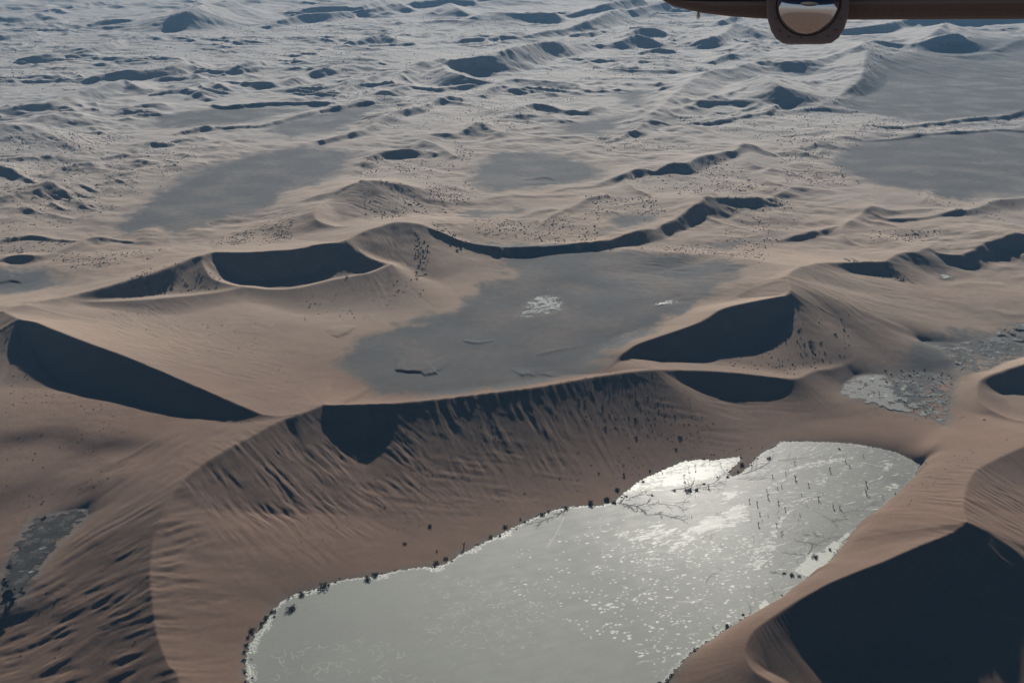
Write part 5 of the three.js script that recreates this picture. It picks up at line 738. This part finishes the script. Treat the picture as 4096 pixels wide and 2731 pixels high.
{
  const spots = [];
  for (const S of SCRUB) {
    const b = box(S.poly); let n = 0, tries = 0;
    while (n < S.count && tries++ < S.count * 14) {
      const x = mix(b[0], b[2], rnd()), f = mix(b[1], b[3], rnd());
      if (!inside(S.poly, x, f)) continue;
      const d = Math.hypot(x, f), clump = noise(x / (40 + d * 0.02), f / (30 + d * 0.02)) + 0.5 * noise2(x / 17, f / 13);
      if (clump < 1.3 * rnd() - 0.75 || (!S.clay && greyAt(x, f) > 0.5 * rnd() + 0.2)) continue;
      spots.push([x, f, S.size * (0.3 + 0.95 * rnd() * rnd() + 0.3 * rnd())]); n++;
    }
  }
  const rim = PANS[0].poly;                                          // low dark brush along the near and far rim of the pan
  for (let i = 0; i < rim.length; i++) { const a = rim[i], b = rim[(i + 1) % rim.length], L = Math.hypot(b[0] - a[0], b[1] - a[1]), lots = a[0] < -120 ? 0.9 : a[0] < 190 && a[1] > 800 ? 0.4 : 0.3; for (let k = 0; k < L * lots; k++) { const t = rnd(), nx = (b[1] - a[1]) / L, nf = -(b[0] - a[0]) / L, o = (rnd() + rnd() - 0.75) * 5; const x = mix(a[0], b[0], t) + nx * o, f = mix(a[1], b[1], t) + nf * o; if (noise(x / 15, f / 15) > 0.05 - 0.3 * rnd()) spots.push([x, f, 0.7 + 3.2 * rnd() * rnd() * rnd()]); } }
  const bush = new THREE.IcosahedronGeometry(0.5, 2), bp = bush.attributes.position;
  for (let i = 0; i < bp.count; i++) { const v = V3(bp.getX(i), bp.getY(i), bp.getZ(i)), q = 0.75 + 0.38 * noise(v.x * 3 + 7, v.z * 3 + v.y * 2) + 0.2 * noise2(v.x * 7, v.z * 7 - v.y * 5); bp.setXYZ(i, v.x * q * 1.15, Math.max(-0.08, (v.y * 0.62 + 0.2) * q), v.z * q); }
  bush.computeVertexNormals();
  const im = new THREE.InstancedMesh(bush, LEAF[2], spots.length), m4 = new THREE.Matrix4(), q = new THREE.Quaternion(), up = V3(0, 1, 0);
  spots.forEach(([x, f, s], i) => { m4.compose(V3(x, heightAt(x, f) - 0.03, -f), q.setFromAxisAngle(up, rnd() * 6.28), V3(s * (0.9 + 0.5 * rnd()), s * (0.7 + 0.4 * rnd()), s * (0.9 + 0.5 * rnd()))); im.setMatrixAt(i, m4); });
  im.name = 'desert_scrub'; im.castShadow = true; im.userData.kind = 'stuff'; tag(im, 'thousands of tiny dark bushes dotted over the dunes', 'scrub'); scene.add(im);
  console.log('scrub', spots.length, 'shrubs', SHRUBS.length, 'dead', DEAD.length);
}

// ---------- the aircraft's wing, a few metres off ----------
{
  const wing = group('aircraft');
  wing.position.set(0, EYE, 0);
  wing.rotation.set(-0.08658, -0.29347, 0, 'YXZ');                                       // the chord runs level, away from the window
  const dusk = new THREE.MeshPhysicalMaterial({ color: new THREE.Color().setRGB(0.2, 0.15, 0.135), roughness: 0.42, clearcoat: 0.4, clearcoatRoughness: 0.3 });
  const paint = new THREE.MeshPhysicalMaterial({ color: new THREE.Color().setRGB(0.25, 0.215, 0.232), roughness: 0.5, clearcoat: 0.2, clearcoatRoughness: 0.35 });
  const mirror = new THREE.MeshStandardMaterial({ color: new THREE.Color().setRGB(0.7, 0.71, 0.74), metalness: 1, roughness: 0.03 });
  const rubber = new THREE.MeshStandardMaterial({ color: new THREE.Color().setRGB(0.02, 0.02, 0.02), roughness: 0.7 });
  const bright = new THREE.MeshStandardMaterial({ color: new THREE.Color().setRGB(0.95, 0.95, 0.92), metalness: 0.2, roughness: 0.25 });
  const solid = (pts, depth, bevel) => { const s = new THREE.Shape(); pts.forEach((q, i) => { s[i ? 'lineTo' : 'moveTo'](...q); }); return new THREE.ExtrudeGeometry(s, { depth, bevelEnabled: bevel > 0, bevelSize: bevel, bevelThickness: bevel, bevelSegments: 4, curveSegments: 24 }); };
  const skin = solid([[-0.6602,0.0018],[-0.6207,-0.0128],[-0.5651,-0.0251],[-0.4917,-0.0386],[-0.3746,-0.049],[-0.2685,-0.0528],[-0.164,-0.0548],[0.1725,-0.0449],[0.7283,-0.0253],[1.2357,-0.0012],[1.1904,0.208],[-0.2559,0.1565],[-0.4922,0.0689]], 1.1, 0.012); skin.translate(0, 0, -5.512);
  part('skin', skin, dusk, wing);
  const seam = solid([[-0.5914,-0.0034],[-0.447,-0.0151],[-0.2717,-0.0105],[0.7161,0.025],[1.2203,0.044],[1.2184,0.053],[0.7144,0.0343],[-0.2727,-0.0004],[-0.4479,-0.0049]], 0.02, 0.003); seam.translate(0, 0, -4.403); part('seam_strip', seam, paint, wing);
  const pod = solid([[-0.2334,0.1361],[-0.2156,-0.0286],[-0.2065,-0.0661],[-0.1906,-0.1037],[-0.1708,-0.1296],[-0.1456,-0.1436],[-0.0984,-0.1444],[0.001,-0.1408],[0.0301,-0.1357],[0.0509,-0.1186],[0.0663,-0.0854],[0.0731,-0.0496],[0.0727,-0.0093],[0.0531,0.1408]], 0.34, 0.012); pod.translate(0, 0, -4.622); part('pod', pod, paint, wing);
  const studs = [], stud = (x, y, z, r) => { const b = new THREE.SphereGeometry(r, 8, 6); b.translate(x, y, z); studs.push(b); };
  for (let i = 0; i < 46; i++) { const x = -0.4453 + i * 0.0350; if (x < -0.2432 || x > 0.1035) stud(x, -0.0403 + i * 0.00099, -4.386, 0.0032); }
  for (const [x, y] of [[-0.1923,-0.0246],[-0.188,-0.0639],[-0.1661,-0.1094],[-0.1302,-0.1297],[-0.0831,-0.1313],[-0.0252,-0.1293],[0.0202,-0.1228],[0.0451,-0.099],[0.0576,-0.0564],[0.0543,-0.0178]]) stud(x, y, -4.267, 0.004);
  part('rivets', mergeGeometries(studs), dusk, wing);
  const c = [-0.0702,-0.0018], ring = new THREE.TorusGeometry(0.1195, 0.003, 10, 64); ring.translate(c[0], c[1], -4.262); part('bezel', ring, rubber, wing);
  const dome = new THREE.SphereGeometry(0.126, 64, 32, 0, Math.PI * 2, 0, 1.25); dome.rotateX(Math.PI / 2); dome.translate(c[0], c[1], -4.262 - 0.126 * Math.cos(1.25)); part('mirror_dome', dome, mirror, wing);
  const a = [-0.5211,-0.0206], e = [-0.5202,-0.0629], wick = limb([V3(a[0], a[1], -4.5), V3((a[0] + e[0]) / 2, (a[1] + e[1]) / 2, -4.5), V3(e[0], e[1], -4.5)], 0.006, 0.004, 8); const rod = part('static_wick', wick, paint, wing);
  const tip = new THREE.SphereGeometry(0.0085, 16, 12); tip.scale(1, 1.25, 1); tip.translate(e[0], e[1] - 0.003, -4.5); part('tip', tip, bright, rod);  // the glint at the wick end is put into its near-white colour
  const hull = new THREE.SphereGeometry(1, 48, 32); hull.scale(3.4, 0.75, 0.7); hull.translate(0.5, -0.1, 1.25); part('fuselage', hull, rubber, wing);
  tag(wing, 'dark aircraft wing tip with hanging pod and round mirror at upper right', 'aircraft'); scene.add(wing);
}
renderer.render(scene, camera);
